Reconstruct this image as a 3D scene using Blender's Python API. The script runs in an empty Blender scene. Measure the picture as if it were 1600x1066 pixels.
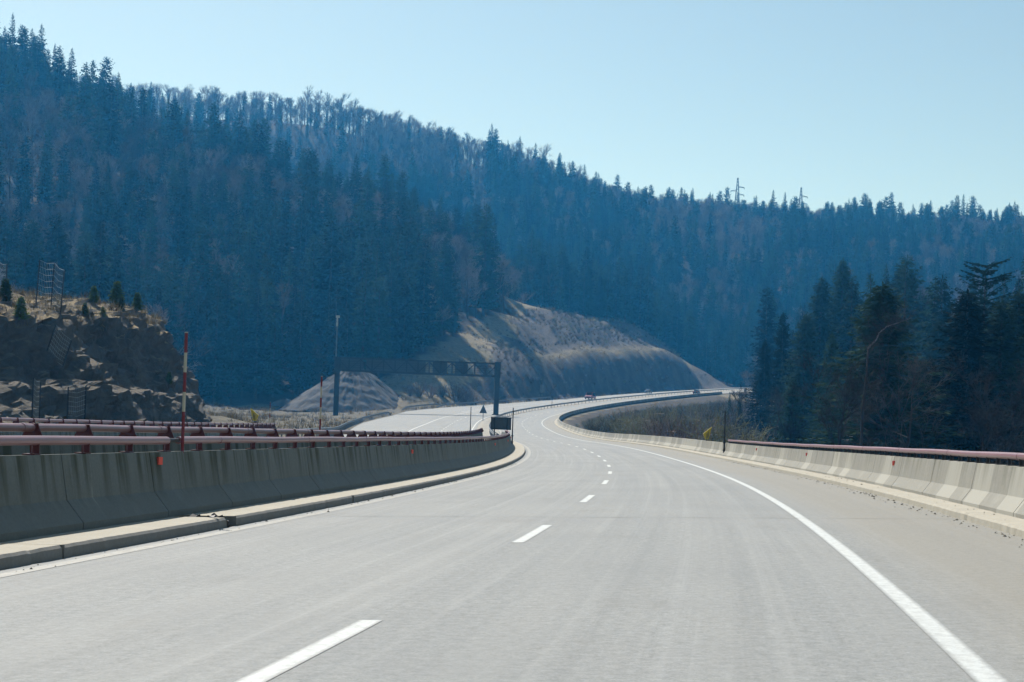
import bpy, bmesh, math, random
import numpy as np
from mathutils import Vector, Matrix, noise as mnoise

SC = bpy.context.scene
COL = SC.collection
R = math.radians
rng = np.random.default_rng(7)
random.seed(7)

# ------------------------------------------------------------------ camera, sky, sun, exposure
CAM_H, F, ROLL, V0 = 1.22, 2600.0, R(2.0), 152.0          # metres, focal length in photo pixels, car's lean, horizon offset
cam_d = bpy.data.cameras.new('camera'); cam = bpy.data.objects.new('camera', cam_d); COL.objects.link(cam)
cam.matrix_world = Matrix.Translation((0, 0, CAM_H)) @ Matrix.Rotation(R(90), 4, 'X') @ Matrix.Rotation(ROLL, 4, 'Z')
cam_d.sensor_width = 36.0; cam_d.lens = 36.0 * F / 1600.0
cam_d.shift_y = V0 / 1600.0
cam_d.clip_start = 0.1; cam_d.clip_end = 20000
SC.camera = cam
SUN_EL, SUN_AZ = R(47), R(-26)                              # azimuth from straight ahead (+Y), negative = left
world = bpy.data.worlds.new('World'); SC.world = world; world.use_nodes = True
wn = world.node_tree.nodes; wl = world.node_tree.links
sky = wn.new('ShaderNodeTexSky'); sky.sky_type = 'NISHITA'; sky.sun_disc = False
sky.sun_elevation = SUN_EL; sky.sun_rotation = SUN_AZ
sky.altitude = 700; sky.air_density = 1.0; sky.dust_density = 1.1; sky.ozone_density = 0.0
bg = wn['Background']; bg.inputs['Strength'].default_value = 0.068
tint = wn.new('ShaderNodeMix'); tint.data_type = 'RGBA'; tint.blend_type = 'MULTIPLY'; tint.inputs[0].default_value = 1.0; tint.inputs[7].default_value = (1.0, 1.045, 0.89, 1)   # thin spring haze, slightly cyan
wl.new(sky.outputs[0], tint.inputs[6]); wl.new(tint.outputs[2], bg.inputs[0])
sun_d = bpy.data.lights.new('sun', 'SUN'); sun_d.energy = 4.0; sun_d.angle = R(0.53); sun_d.color = (1.0, 0.97, 0.93)
sun = bpy.data.objects.new('sun', sun_d); COL.objects.link(sun)
to_sun = Vector((math.sin(SUN_AZ) * math.cos(SUN_EL), math.cos(SUN_AZ) * math.cos(SUN_EL), math.sin(SUN_EL)))
sun.rotation_euler = to_sun.to_track_quat('Z', 'Y').to_euler()
vs = SC.view_settings; vs.view_transform = 'Standard'; vs.look = 'None'; vs.gamma = 1.0; vs.exposure = 0.75
SC.render.engine = 'CYCLES'
cy = SC.cycles
cy.max_bounces = 5; cy.diffuse_bounces = 3; cy.glossy_bounces = 2; cy.transmission_bounces = 2; cy.volume_bounces = 1
cy.transparent_max_bounces = 8; cy.caustics_reflective = False; cy.caustics_refractive = False
cy.use_denoising = True

# ------------------------------------------------------------------ helpers
def W(px, py, Y):
    """a point of the valley at distance Y, read off the photograph's sight line"""
    xc = (px - 800) / F * Y; zc = -(py - 533 - V0) / F * Y
    c, s = math.cos(ROLL), math.sin(ROLL)
    return (xc * c - zc * s, Y, CAM_H + xc * s + zc * c)

def tag(o, label=None, cat=None, group=None, kind=None):
    if label: o['label'] = label
    if cat: o['category'] = cat
    if group: o['group'] = group
    if kind: o['kind'] = kind
    return o

def empty(name, loc=(0, 0, 0), rz=0.0):
    o = bpy.data.objects.new(name, None); COL.objects.link(o); o.location = loc; o.rotation_euler = (0, 0, rz)
    o.empty_display_size = 0.3
    return o

class MB:
    """collects faces and links them as ONE mesh object"""
    def __init__(s): s.v = []; s.f = []; s.m = []; s.uv = []
    def add(s, verts, faces, mi=0, uvs=None):
        b = len(s.v); s.v += [tuple(p) for p in verts]
        for i, f in enumerate(faces):
            s.f.append(tuple(b + j for j in f)); s.m.append(mi)
            s.uv.append(uvs[i] if uvs else [(0, 0)] * len(f))
        return s
    def box(s, c, size, mi=0, rot=None):
        hx, hy, hz = [a / 2 for a in size]
        P = [Vector((x * hx, y * hy, z * hz)) for x in (-1, 1) for y in (-1, 1) for z in (-1, 1)]
        if rot is not None: P = [rot @ p for p in P]
        c = Vector(c)
        return s.add([p + c for p in P], [(0, 1, 3, 2), (4, 6, 7, 5), (0, 4, 5, 1), (2, 3, 7, 6), (0, 2, 6, 4), (1, 5, 7, 3)], mi)
    def tube(s, pts, r, n=8, mi=0, caps=True):
        pts = [Vector(p) for p in pts]
        rs = r if isinstance(r, (list, tuple)) else [r] * len(pts)
        V = []; Fs = []
        for i, p in enumerate(pts):
            t = (pts[min(i + 1, len(pts) - 1)] - pts[max(i - 1, 0)])
            t = t.normalized() if t.length > 1e-9 else Vector((0, 0, 1))
            a = t.cross(Vector((0, 0, 1))) if abs(t.z) < 0.95 else t.cross(Vector((1, 0, 0)))
            a.normalize(); b = t.cross(a)
            for k in range(n):
                q = 2 * math.pi * k / n
                V.append(p + (a * math.cos(q) + b * math.sin(q)) * rs[i])
        for i in range(len(pts) - 1):
            for k in range(n):
                k2 = (k + 1) % n
                Fs.append((i * n + k, i * n + k2, (i + 1) * n + k2, (i + 1) * n + k))
        if caps:
            Fs.append(tuple(range(n - 1, -1, -1))); Fs.append(tuple((len(pts) - 1) * n + k for k in range(n)))
        return s.add(V, Fs, mi)
    def prism(s, poly, d0, d1, mi=0):
        """poly: list of 3-D points; extruded along vector d1-d0"""
        n = len(poly); A = [Vector(p) + Vector(d0) for p in poly]; B = [Vector(p) + Vector(d1) for p in poly]
        Fs = [tuple(range(n - 1, -1, -1)), tuple(range(n, 2 * n))] + [(i, (i + 1) % n, n + (i + 1) % n, n + i) for i in range(n)]
        return s.add(A + B, Fs, mi)
    def build(s, name, mats, parent=None, smooth=False):
        me = bpy.data.meshes.new(name); me.from_pydata(s.v, [], s.f)
        for m in (mats if isinstance(mats, (list, tuple)) else [mats]): me.materials.append(m)
        me.polygons.foreach_set('material_index', s.m)
        if smooth: me.polygons.foreach_set('use_smooth', [True] * len(s.f))
        uvl = me.uv_layers.new(name='UVMap')
        flat = [c for f in s.uv for p in f for c in p]
        if len(flat) == 2 * len(me.loops): uvl.data.foreach_set('uv', flat)
        me.update()
        o = bpy.data.objects.new(name, me); COL.objects.link(o)
        if parent: o.parent = parent
        return o

def vnoise(x, y, seed=0):
    x = np.asarray(x, float); y = np.asarray(y, float)
    xi = np.floor(x).astype(np.int64); yi = np.floor(y).astype(np.int64); fx = x - xi; fy = y - yi
    def hsh(a, b):
        h = (a * 374761393 + b * 668265263 + seed * 1442695041) & 0xffffffff
        h = ((h ^ (h >> 13)) * 1274126177) & 0xffffffff
        return ((h ^ (h >> 16)) & 0xffff) / 65535.0
    u = fx * fx * (3 - 2 * fx); v = fy * fy * (3 - 2 * fy)
    return (hsh(xi, yi) * (1 - u) + hsh(xi + 1, yi) * u) * (1 - v) + (hsh(xi, yi + 1) * (1 - u) + hsh(xi + 1, yi + 1) * u) * v
def fbm(x, y, seed=0, o=4):
    t = 0; a = 0.5
    for i in range(o): t = t + a * vnoise(x * 2 ** i, y * 2 ** i, seed + i); a *= 0.5
    return t

# ------------------------------------------------------------------ materials
class N:
    def __init__(s, name):
        s.m = bpy.data.materials.new(name); s.m.use_nodes = True
        s.n = s.m.node_tree.nodes; s.l = s.m.node_tree.links; s.b = s.n['Principled BSDF']
        s.b.inputs['Roughness'].default_value = 0.85
        try: s.b.inputs['Specular IOR Level'].default_value = 0.3
        except KeyError: pass
    def new(s, t, **kw):
        n = s.n.new(t)
        for k, v in kw.items(): setattr(n, k, v)
        return n
    def link(s, a, b): s.l.new(a, b)
    def coord(s, what='Object'):
        return s.new('ShaderNodeTexCoord').outputs[what]
    def noise(s, vec, scale, detail=4, rough=0.6, stretch=None):
        if stretch:
            mp = s.new('ShaderNodeMapping'); mp.inputs['Scale'].default_value = stretch; s.link(vec, mp.inputs[0]); vec = mp.outputs[0]
        n = s.new('ShaderNodeTexNoise'); n.inputs['Scale'].default_value = scale; n.inputs['Detail'].default_value = detail
        n.inputs['Roughness'].default_value = rough; s.link(vec, n.inputs['Vector']); return n.outputs[0]
    def ramp(s, fac, stops):
        r = s.new('ShaderNodeValToRGB'); e = r.color_ramp.elements
        while len(e) < len(stops): e.new(0.5)
        for i, (p, c) in enumerate(stops): e[i].position = p; e[i].color = (*c, 1) if len(c) == 3 else c
        s.link(fac, r.inputs[0]); return r.outputs[0]
    def mix(s, fac, a, b, mode='MIX'):
        m = s.new('ShaderNodeMix', data_type='RGBA', blend_type=mode)
        for i, v in ((0, fac), (6, a), (7, b)):
            if hasattr(v, 'is_output'): s.link(v, m.inputs[i])
            elif isinstance(v, (int, float)): m.inputs[i].default_value = v
            else: m.inputs[i].default_value = (*v, 1)
        return m.outputs[2]
    def math(s, op, a, b=0.0):
        m = s.new('ShaderNodeMath', operation=op)
        for i, v in ((0, a), (1, b)):
            if hasattr(v, 'is_output'): s.link(v, m.inputs[i])
            else: m.inputs[i].default_value = v
        return m.outputs[0]
    def bump(s, h, strength=0.4, dist=0.02):
        b = s.new('ShaderNodeBump'); b.inputs['Strength'].default_value = strength; b.inputs['Distance'].default_value = dist
        s.link(h, b.inputs['Height']); s.link(b.outputs[0], s.b.inputs['Normal'])
    def color(s, c):
        if hasattr(c, 'is_output'): s.link(c, s.b.inputs['Base Color'])
        else: s.b.inputs['Base Color'].default_value = (*c, 1)
    def attr(s, name):
        a = s.new('ShaderNodeAttribute'); a.attribute_name = name; return a

def plain(name, col, rough=0.6, metal=0.0, vary=0.25, scale=3.0):
    m = N(name); m.b.inputs['Metallic'].default_value = metal; m.b.inputs['Roughness'].default_value = rough
    n = m.noise(m.coord(), scale)
    m.color(m.ramp(n, [(0.25, tuple(c * (1 - vary) for c in col)), (0.75, tuple(min(1, c * (1 + vary)) for c in col))]))
    return m.m

def mat_road():
    m = N('worn_asphalt'); uv = m.coord('UV')
    fine = m.mix(0.6, m.noise(uv, 45, 3, 0.9), m.noise(uv, 11, 6, 0.9))
    streak = m.noise(uv, 1.0, 5, 0.6, stretch=(1.6, 0.035, 1)); tyre = m.noise(uv, 1.0, 4, 0.7, stretch=(4.5, 0.018, 1)); dirt = m.noise(uv, 0.9, 6, 0.7, stretch=(1, 0.35, 1))
    patch = m.noise(uv, 0.22, 4, 0.6)
    c = m.ramp(fine, [(0.36, (0.09, 0.098, 0.098)), (0.64, (0.325, 0.335, 0.328))])
    c = m.mix(m.ramp(streak, [(0.35, (0, 0, 0)), (0.7, (1, 1, 1))]), c, m.mix(0.5, c, (0.285, 0.285, 0.268)))
    c = m.mix(m.ramp(patch, [(0.4, (0, 0, 0)), (0.75, (0.55, 0.55, 0.55))]), c, (0.175, 0.185, 0.187))
    c = m.mix(m.ramp(tyre, [(0.52, (0, 0, 0)), (0.68, (.5, .5, .5))]), c, m.mix(.45, c, (0.36, 0.365, 0.355)))
    c = m.mix(m.ramp(tyre, [(0.32, (.34, .34, .34)), (0.46, (0, 0, 0))]), c, m.mix(.45, c, (0.10, 0.105, 0.108)))
    c = m.mix(m.ramp(dirt, [(0.55, (0, 0, 0)), (0.8, (.5, .5, .5))]), c, (0.155, 0.15, 0.135))
    # dusty hard shoulder to the right of the edge line, dusty gutter on the left
    sep = m.new('ShaderNodeSeparateXYZ'); m.link(uv, sep.inputs[0])
    wob = m.math('ADD', sep.outputs[0], m.math('MULTIPLY', m.noise(uv, 0.5, 3, 0.6, stretch=(1, 0.1, 1)), 0.5))
    sh = m.new('ShaderNodeMapRange'); sh.inputs[1].default_value = 3.75; sh.inputs[2].default_value = 4.5; m.link(wob, sh.inputs[0])
    c = m.mix(m.math('MULTIPLY', sh.outputs[0], 0.7), c, m.ramp(fine, [(0.3, (0.165, 0.155, 0.13)), (0.7, (0.285, 0.268, 0.225))]))
    # transverse joint line near the bridge end
    m.color(c); m.b.inputs['Roughness'].default_value = 0.82
    m.bump(fine, 0.35, 0.012)
    return m.m

def mat_paint(nm='white_road_paint', lo=(0.36, 0.37, 0.36), hi=(0.50, 0.52, 0.505), p0=.34, p1=.56):
    m = N(nm); uv = m.coord('UV')
    w = m.noise(uv, 7, 6, 0.8, stretch=(.25, 1.0, 1))
    c = m.ramp(w, [(p0, lo), (p1, hi)])
    sep = m.new('ShaderNodeSeparateXYZ'); m.link(uv, sep.inputs[0])
    e = m.math('ABSOLUTE', m.math('SUBTRACT', sep.outputs[0], 0.5))
    e = m.math('ADD', e, m.math('MULTIPLY', m.math('SUBTRACT', m.noise(uv, 12, 5, 0.8, stretch=(.3, 1.2, 1)), 0.5), 0.32))
    c = m.mix(m.ramp(e, [(0.28, (0, 0, 0)), (0.50, (1, 1, 1))]), c, (0.225, 0.23, 0.222))
    m.color(c); m.b.inputs['Roughness'].default_value = 0.7
    return m.m

def mat_concrete(name, base, streak_amt=0.5, panels=0.0, moss=0.0):
    m = N(name); uv = m.coord('UV')                      # u along the barrier, v up the profile
    fine = m.noise(uv, 25, 4, 0.7)
    big = m.noise(uv, 0.8, 4, 0.6)
    st = m.noise(uv, 1.0, 6, 0.65, stretch=(3.2, 0.22, 1))
    c = m.ramp(fine, [(0.3, tuple(b * 0.86 for b in base)), (0.7, tuple(b * 1.1 for b in base))])
    c = m.mix(m.ramp(big, [(0.4, (0, 0, 0)), (0.8, (0.6, 0.6, 0.6))]), c, tuple(b * 0.72 for b in base))
    sep = m.new('ShaderNodeSeparateXYZ'); m.link(uv, sep.inputs[0])
    if panels:
        u = m.math('FLOOR', m.math('DIVIDE', sep.outputs[0], 1.37))
        wn_ = m.new('ShaderNodeTexWhiteNoise', noise_dimensions='1D'); m.link(u, wn_.inputs['W'])
        c = m.mix(m.math('MULTIPLY', m.ramp(wn_.outputs[0], [(0.55, (0, 0, 0)), (0.6, (1, 1, 1))]), panels), c, tuple(min(1, b * 1.4) for b in base))
    up = m.new('ShaderNodeMapRange'); up.inputs[1].default_value = 0.22; up.inputs[2].default_value = 0.8; m.link(sep.outputs[1], up.inputs[0])
    mott = m.noise(uv, 1.6, 6, 0.75); c = m.mix(m.ramp(mott, [(0.5, (0, 0, 0)), (0.72, (.6, .6, .6))]), c, tuple(b * 1.35 for b in base))
    s2 = m.math('MULTIPLY', m.ramp(st, [(0.46, (0, 0, 0)), (0.60, (1, 1, 1))]), m.math('MULTIPLY', up.outputs[0], streak_amt))
    c = m.mix(s2, c, tuple(b * k for b, k in zip(base, (0.36, 0.37, 0.27))))
    if moss:
        c = m.mix(m.math('MULTIPLY', m.ramp(m.noise(uv, 1.0, 6, 0.7, stretch=(5.5, 0.5, 1)), [(0.63, (0, 0, 0)), (0.72, (1, 1, 1))]), moss), c, (0.34, 0.35, 0.32))
    m.color(c); m.b.inputs['Roughness'].default_value = 0.9
    m.bump(fine, 0.3, 0.01)
    return m.m

def mat_ground():
    m = N('valley_ground'); co = m.coord('Object')
    a = m.attr('zone'); sep = m.new('ShaderNodeSeparateColor'); m.link(a.outputs['Color'], sep.inputs[0])
    n1 = m.noise(co, 0.06, 6, 0.65); n2 = m.noise(co, 0.9, 5, 0.7); n3 = m.noise(co, 0.25, 5, 0.6)
    gul = m.noise(co, 1.0, 6, 0.7, stretch=(0.35, 0.09, 0.05))
    litter = m.ramp(n2, [(0.3, (0.028, 0.024, 0.018)), (0.7, (0.065, 0.053, 0.04))])
    grass = m.ramp(n2, [(0.25, (0.11, 0.09, 0.054)), (0.5, (0.225, 0.185, 0.112)), (0.8, (0.34, 0.285, 0.185))])
    grass = m.mix(m.ramp(n1, [(0.45, (0, 0, 0)), (0.65, (0.6, 0.6, 0.6))]), grass, (0.10, 0.095, 0.06))
    field = m.ramp(n2, [(0.3, (0.075, 0.068, 0.05)), (0.7, (0.16, 0.145, 0.11))]); grass = m.mix(sep.outputs[2], grass, field)
    cut = m.ramp(n3, [(0.25, (0.075, 0.065, 0.062)), (0.55, (0.11, 0.096, 0.09)), (0.8, (0.165, 0.138, 0.108))])
    cut = m.mix(m.ramp(gul, [(0.42, (0.9, 0.9, 0.9)), (0.6, (0, 0, 0))]), cut, (0.06, 0.055, 0.055))
    c = m.mix(sep.outputs[1], litter, grass)
    c = m.mix(sep.outputs[0], c, cut)
    m.color(c); m.b.inputs['Roughness'].default_value = 1.0
    m.bump(m.mix(.5, n2, m.noise(co, .35, 8, .75)), 1.0, 0.9)
    return m.m

def mat_rock():
    m = N('weathered_rock'); co = m.coord('Object')
    n1 = m.noise(co, 0.35, 8, 0.7); n2 = m.noise(co, 2.2, 8, 0.7)
    c = m.ramp(n1, [(0.3, (0.045, 0.042, 0.04)), (0.52, (0.10, 0.092, 0.083)), (0.75, (0.19, 0.17, 0.145))])
    c = m.mix(m.ramp(n2, [(0.45, (0, 0, 0)), (0.75, (0.7, 0.7, 0.7))]), c, (0.16, 0.15, 0.14))
    geo = m.new('ShaderNodeNewGeometry'); sep = m.new('ShaderNodeSeparateXYZ'); m.link(geo.outputs['Normal'], sep.inputs[0])
    upf = m.math('ADD', sep.outputs[2], m.math('MULTIPLY', m.math('SUBTRACT', n2, 0.5), 0.7))
    grass = m.ramp(n2, [(0.3, (0.15, 0.115, 0.06)), (0.5, (0.29, 0.22, 0.12)), (0.72, (0.38, 0.30, 0.19))])
    grass = m.mix(m.ramp(n1, [(0.45, (0, 0, 0)), (0.6, (0.8, 0.8, 0.8))]), grass, (0.12, 0.10, 0.07))
    psep = m.new('ShaderNodeSeparateXYZ'); m.link(co, psep.inputs[0]); hi_ = m.new('ShaderNodeMapRange'); hi_.inputs[1].default_value = 5.6; hi_.inputs[2].default_value = 7.2; hi_.inputs[3].default_value = .25; m.link(psep.outputs[2], hi_.inputs[0])
    near_ = m.new('ShaderNodeMapRange'); near_.inputs[1].default_value = 94; near_.inputs[2].default_value = 84; m.link(psep.outputs[1], near_.inputs[0])
    gm_ = m.math('MAXIMUM', hi_.outputs[0], near_.outputs[0])
    c = m.mix(m.math('MULTIPLY', gm_, m.ramp(upf, [(0.78, (0, 0, 0)), (0.93, (1, 1, 1))])), c, grass)
    m.color(c); m.b.inputs['Roughness'].default_value = 0.95
    m.bump(n2, 1.0, 0.35)
    return m.m

def mat_foliage(name, dark, light, trans=0.15):
    m = N(name); co = m.coord('Object'); oi = m.new('ShaderNodeObjectInfo')
    n = m.noise(co, 0.8, 3, 0.6)
    c = m.ramp(n, [(0.3, dark), (0.72, light)])
    v = m.new('ShaderNodeHueSaturation'); m.link(c, v.inputs['Color'])
    mr = m.new('ShaderNodeMapRange'); mr.inputs[3].default_value = 0.35; mr.inputs[4].default_value = 1.9; m.link(oi.outputs['Random'], mr.inputs[0])
    m.link(mr.outputs[0], v.inputs['Value'])
    m.color(v.outputs[0]); m.b.inputs['Roughness'].default_value = 1.0; m.b.inputs['Specular IOR Level'].default_value = 0.05
    if trans:
        t = m.new('ShaderNodeBsdfTranslucent'); m.link(v.outputs[0], t.inputs[0])
        mx = m.new('ShaderNodeMixShader'); mx.inputs[0].default_value = trans
        m.link(m.b.outputs[0], mx.inputs[1]); m.link(t.outputs[0], mx.inputs[2])
        m.link(mx.outputs[0], m.n['Material Output'].inputs[0])
    return m.m

M = dict(
    road=mat_road(), paint=mat_paint(), dusty=mat_paint('dusty_road_paint', (0.23, 0.228, 0.208), (0.345, 0.338, 0.305), .40, .62), ground=mat_ground(), rock=mat_rock(),
    bar_l=mat_concrete('stained_shaded_concrete', (0.142, 0.157, 0.148), 1.0, 0, 0.5),  # base colour lowered to deepen the left barrier's shade; streaks are stains
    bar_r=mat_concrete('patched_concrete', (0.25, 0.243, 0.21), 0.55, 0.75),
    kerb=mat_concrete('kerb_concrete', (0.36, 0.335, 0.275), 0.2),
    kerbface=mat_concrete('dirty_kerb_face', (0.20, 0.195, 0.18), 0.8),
    pipe=plain('faded_red_paint', (0.25, 0.135, 0.145), 0.34, 0.0, 0.15, 1.5),
    post=plain('dark_red_paint', (0.11, 0.027, 0.032), 0.5, 0.0, 0.3),
    steel=plain('galvanised_steel', (0.15, 0.165, 0.18), 0.55, 0.25, 0.2, 1.0),
    gantry=plain('grey_painted_steel', (0.032, 0.038, 0.045), 0.6, 0.2, 0.2, 1.0),
    darkm=plain('dark_metal', (0.035, 0.035, 0.04), 0.6, 0.2),
    signback=plain('sign_back_grey', (0.07, 0.08, 0.09), 0.6, 0.2, 0.15),
    yellow=plain('yellow_plate', (0.55, 0.40, 0.03), 0.5, 0.0, 0.15),
    white=plain('off_white_paint', (0.45, 0.41, 0.32), 0.55, 0.0, 0.1),
    red=plain('snow_pole_red', (0.17, 0.022, 0.03), 0.5, 0.0, 0.15),
    reflector=plain('red_reflector', (0.75, 0.10, 0.07), 0.3, 0.0, 0.1),
    rubber=plain('rubber', (0.02, 0.02, 0.02), 0.8),
    glass=plain('dark_glass', (0.02, 0.025, 0.03), 0.1),
    carred=plain('red_car_paint', (0.42, 0.17, 0.19), 0.3),
    cargrey=plain('grey_car_paint', (0.07, 0.075, 0.085), 0.3),
    lamp=plain('headlamp_glass', (0.7, 0.72, 0.75), 0.15),
    gravel=plain('quarry_spoil', (0.06, 0.063, 0.068), 0.95, 0.0, 0.4, 0.9),
    stone=plain('grit', (0.16, 0.145, 0.12), 0.95, 0.0, 0.5, 8.0),
    bark=plain('conifer_bark', (0.06, 0.048, 0.04), 0.95, 0.0, 0.3),
    bare=mat_foliage('bare_twigs', (0.11, 0.086, 0.078), (0.20, 0.158, 0.142), 0.0),
    neartwig=mat_foliage('dark_twigs', (0.035, 0.03, 0.027), (0.075, 0.065, 0.056), 0.0),
    birch=plain('pale_birch_bark', (0.20, 0.19, 0.17), 0.85, 0.0, 0.3),
    fir=mat_foliage('fir_needles', (0.010, 0.024, 0.015), (0.031, 0.052, 0.027)),
    pine=mat_foliage('young_pine_needles', (0.045, 0.075, 0.022), (0.10, 0.13, 0.045)),
    shrub=mat_foliage('grey_green_twigs', (0.075, 0.078, 0.05), (0.17, 0.165, 0.105), 0.15),
    dry=mat_foliage('dry_grass_blades', (0.08, 0.068, 0.045), (0.19, 0.158, 0.105), 0.3),
    net=plain('wire_net', (0.32, 0.33, 0.33), 0.5, 0.3),
)

# ------------------------------------------------------------------ the motorway's alignment (arc length s, offset w right of the dashed line)
KS = np.array([0, 50, 100, 150, 200, 250, 300, 350, 420, 500, 600.])
KAP = np.array([-0.00179, -0.00125, -0.00101, -0.00054, 0.00062, 0.00002, 0.00156, 0.00225, 0.00148, 0.00048, 0.00014])
GRD = np.array([0.00448, 0.00313, 0.01066, 0.00744, 0.02144, 0.02397, 0.03629, 0.04688, 0.05800, 0.05946, 0.05320])
SS = np.arange(-14, 860, 2.0)
def _cum(v): return np.concatenate([[0], np.cumsum((v[1:] + v[:-1]) / 2 * 2.0)])
_k = np.interp(SS, KS, KAP); _g = np.interp(SS, KS, GRD)
_i0 = int(np.argmin(abs(SS)))
HD = _cum(_k); HD = HD - HD[_i0] + 0.14184
RX = _cum(np.sin(HD)); RX = RX - RX[_i0] + (-2.0003)
RY = _cum(np.cos(HD)); RY = RY - RY[_i0] + 2.0
RZ = _cum(_g); RZ = RZ - RZ[_i0]
CE = np.interp(SS, [0, 150, 215, 900], [0.035, 0.035, 0.0071, 0.0071])      # cross fall of our carriageway
def rd(s, w, dz=0.0):
    """point on our carriageway (also valid a little outside it)"""
    x = np.interp(s, SS, RX); y = np.interp(s, SS, RY); z = np.interp(s, SS, RZ); h = np.interp(s, SS, HD); e = np.interp(s, SS, CE)
    if w > -6.2: zz = z + w * e
    else:                                                                  # the other carriageway: its own, nearly level deck
        eo = np.interp(s, [0, 150, 215], [0.0, 0.0, 0.0071]); zz = z - 6.2 * e + 0.126 + (w + 6.2) * eo
    return (float(x + w * math.cos(h)), float(y - w * math.sin(h)), float(zz + dz))
def heading(s): return float(np.interp(s, SS, HD))
def srange(a, b):
    out = [a]
    while out[-1] < b - 1e-6:
        s = out[-1]; out.append(min(b, s + (0.5 if s < 40 else 1.0 if s < 120 else 2.0 if s < 300 else 4.0)))
    return out

def loft(mb, stations, prof, mi=0, closed=False, caps=True, extra=None):
    """sweep a profile [(w, z), ...] along the alignment; extra(s) -> (dw, dz)"""
    n = len(prof); base = len(mb.v); L = [0.0]
    for i in range(1, n): L.append(L[-1] + math.hypot(prof[i][0] - prof[i - 1][0], prof[i][1] - prof[i - 1][1]))
    V = []; Fs = []; U = []
    for s in stations:
        dw, dz = extra(s) if extra else (0, 0)
        for (w, z) in prof: V.append(rd(s, w + dw, z + dz))
    m = n if closed else n - 1
    for i in range(len(stations) - 1):
        for k in range(m):
            k2 = (k + 1) % n
            Fs.append((i * n + k, (i + 1) * n + k, (i + 1) * n + k2, i * n + k2))
            v1 = L[k]; v2 = L[k2] if k2 else L[-1] + 0.2
            U.append([(stations[i], v1), (stations[i + 1], v1), (stations[i + 1], v2), (stations[i], v2)])
    if caps and n > 2:
        Fs.append(tuple(range(n))); U.append([(0, 0)] * n)
        e = (len(stations) - 1) * n; Fs.append(tuple(e + k for k in range(n - 1, -1, -1))); U.append([(0, 0)] * n)
    mb.add(V, Fs, mi, U)
    return mb

def sheet(name, stations, wl_, wr_, dz, mat, nw=None, kind='structure'):
    mb = MB(); V = []; Fs = []; U = []
    nw = nw or 12
    for s in stations:
        a = wl_(s) if callable(wl_) else wl_; b = wr_(s) if callable(wr_) else wr_
        for k in range(nw + 1):
            w = a + (b - a) * k / nw; V.append(rd(s, w, dz)); U.append((w, s))
    n = nw + 1
    for i in range(len(stations) - 1):
        for k in range(nw): Fs.append((i * n + k, i * n + k + 1, (i + 1) * n + k + 1, (i + 1) * n + k))
    mb.add(V, Fs, 0, [[U[j] for j in f] for f in Fs])
    return tag(mb.build(name, mat), kind=kind)

# ------------------------------------------------------------------ terrain
OPP_EDGE = lambda s: float(np.interp(s, [0, 60, 120, 180, 250, 310, 345, 385, 420, 470, 900], [-19.0, -19.0, -19.3, -21.5, -24.6, -25.2, -27.5, -26.5, -21.5, -18.2, -18.2]))
ctrl = []
def dense(L, n=3):
    out = []
    for a, b in zip(L[:-1], L[1:]): out += [tuple(p + (q - p)*k/n for p, q in zip(a, b)) for k in range(n)]
    return out + [L[-1]]
def Yat(px, w):
    """distance at which the sight line through column px crosses the line w metres right of the dashes"""
    best = None; s = 300.0
    while s < 760:
        x, y, z = rd(s, w); c, n_ = math.cos(ROLL), math.sin(ROLL); u = 800 + F*(x*c + (z - CAM_H)*n_)/y
        if best is None or abs(u - px) < best[0]: best = (abs(u - px), y)
        s += 1.0
    return best[1]
def C(px, py, Y, h=0.0): x, y, z = W(px, py, Y); ctrl.append((x, y, z - h))
# crest of the near spur on the left (tree tops in the photo, minus the trees)
for px, py, Y, h in [(-420, -150, 670, 27), (-150, -50, 665, 27), (0, 25, 660, 33), (140, 95, 650, 29), (270, 168, 640, 26), (400, 216, 620, 26), (560, 262, 595, 26),
                     (650, 288, 580, 25), (720, 312, 565, 24), (780, 392, 545, 24), (803, 494, 530, 0)]:
    C(px, py, Y, h); x, y, z = ctrl[-1]
    if px < 760: ctrl.append((x + 20, y + 130, z - 22))
# foot of the near spur
for px, py, Y in [(330, 631, 405), (400, 627, 407), (470, 624, 410), (560, 612, 418), (640, 590, 418), (690, 557, 442), (720, 543, 462), (760, 515, 494), (800, 489, 528)]: C(px, py, Y)
for p in [(-260, 330, 55), (-330, 200, 60), (-130, 300, 14), (-120, 170, 14), (-90, 60, 6), (-180, 60, 22), (-220, -40, 22), (-60, -20, 0)]: ctrl.append(p)
# grassy slope, mound and its bench
for px, py, Y in [(640, 618, 396), (700, 613, 404), (690, 586, 424), (720, 568, 442), (745, 541, 468), (775, 512, 500), (735, 603, 424), (752, 566, 456), (775, 528, 490)]: C(px, py, Y)
for px, py, w in dense([(800, 491, -55), (850, 489, -54), (900, 490, -53), (940, 498, -52), (970, 509, -50), (1000, 528, -46), (1030, 544, -42), (1062, 557, -38), (1100, 580, -32), (1138, 602, -26)], 2): C(px, py, Yat(px, w))
for px, py, w in dense([(790, 590, -26), (820, 566, -29), (850, 553, -31), (880, 547, -31.5), (920, 544.5, -31.5), (960, 546, -31.5), (1000, 547, -31), (1040, 552, -30), (1075, 570, -28)], 3): C(px, py, Yat(px, w))
for px, py, w in dense([(850, 549, -34.5), (880, 543, -36), (920, 540.5, -36.5), (960, 542, -36.5), (1000, 543.5, -35.5), (1040, 549.5, -33)], 3): C(px, py, Yat(px, w))
for px, py, w in dense([(860, 520, -43), (900, 515, -44.5), (940, 519, -44.5), (975, 527, -43), (1000, 536, -41)], 2): C(px, py, Yat(px, w))
for s in range(395, 650, 9): ctrl.append(rd(s, OPP_EDGE(s) - 5.5, 0.3))
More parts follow.
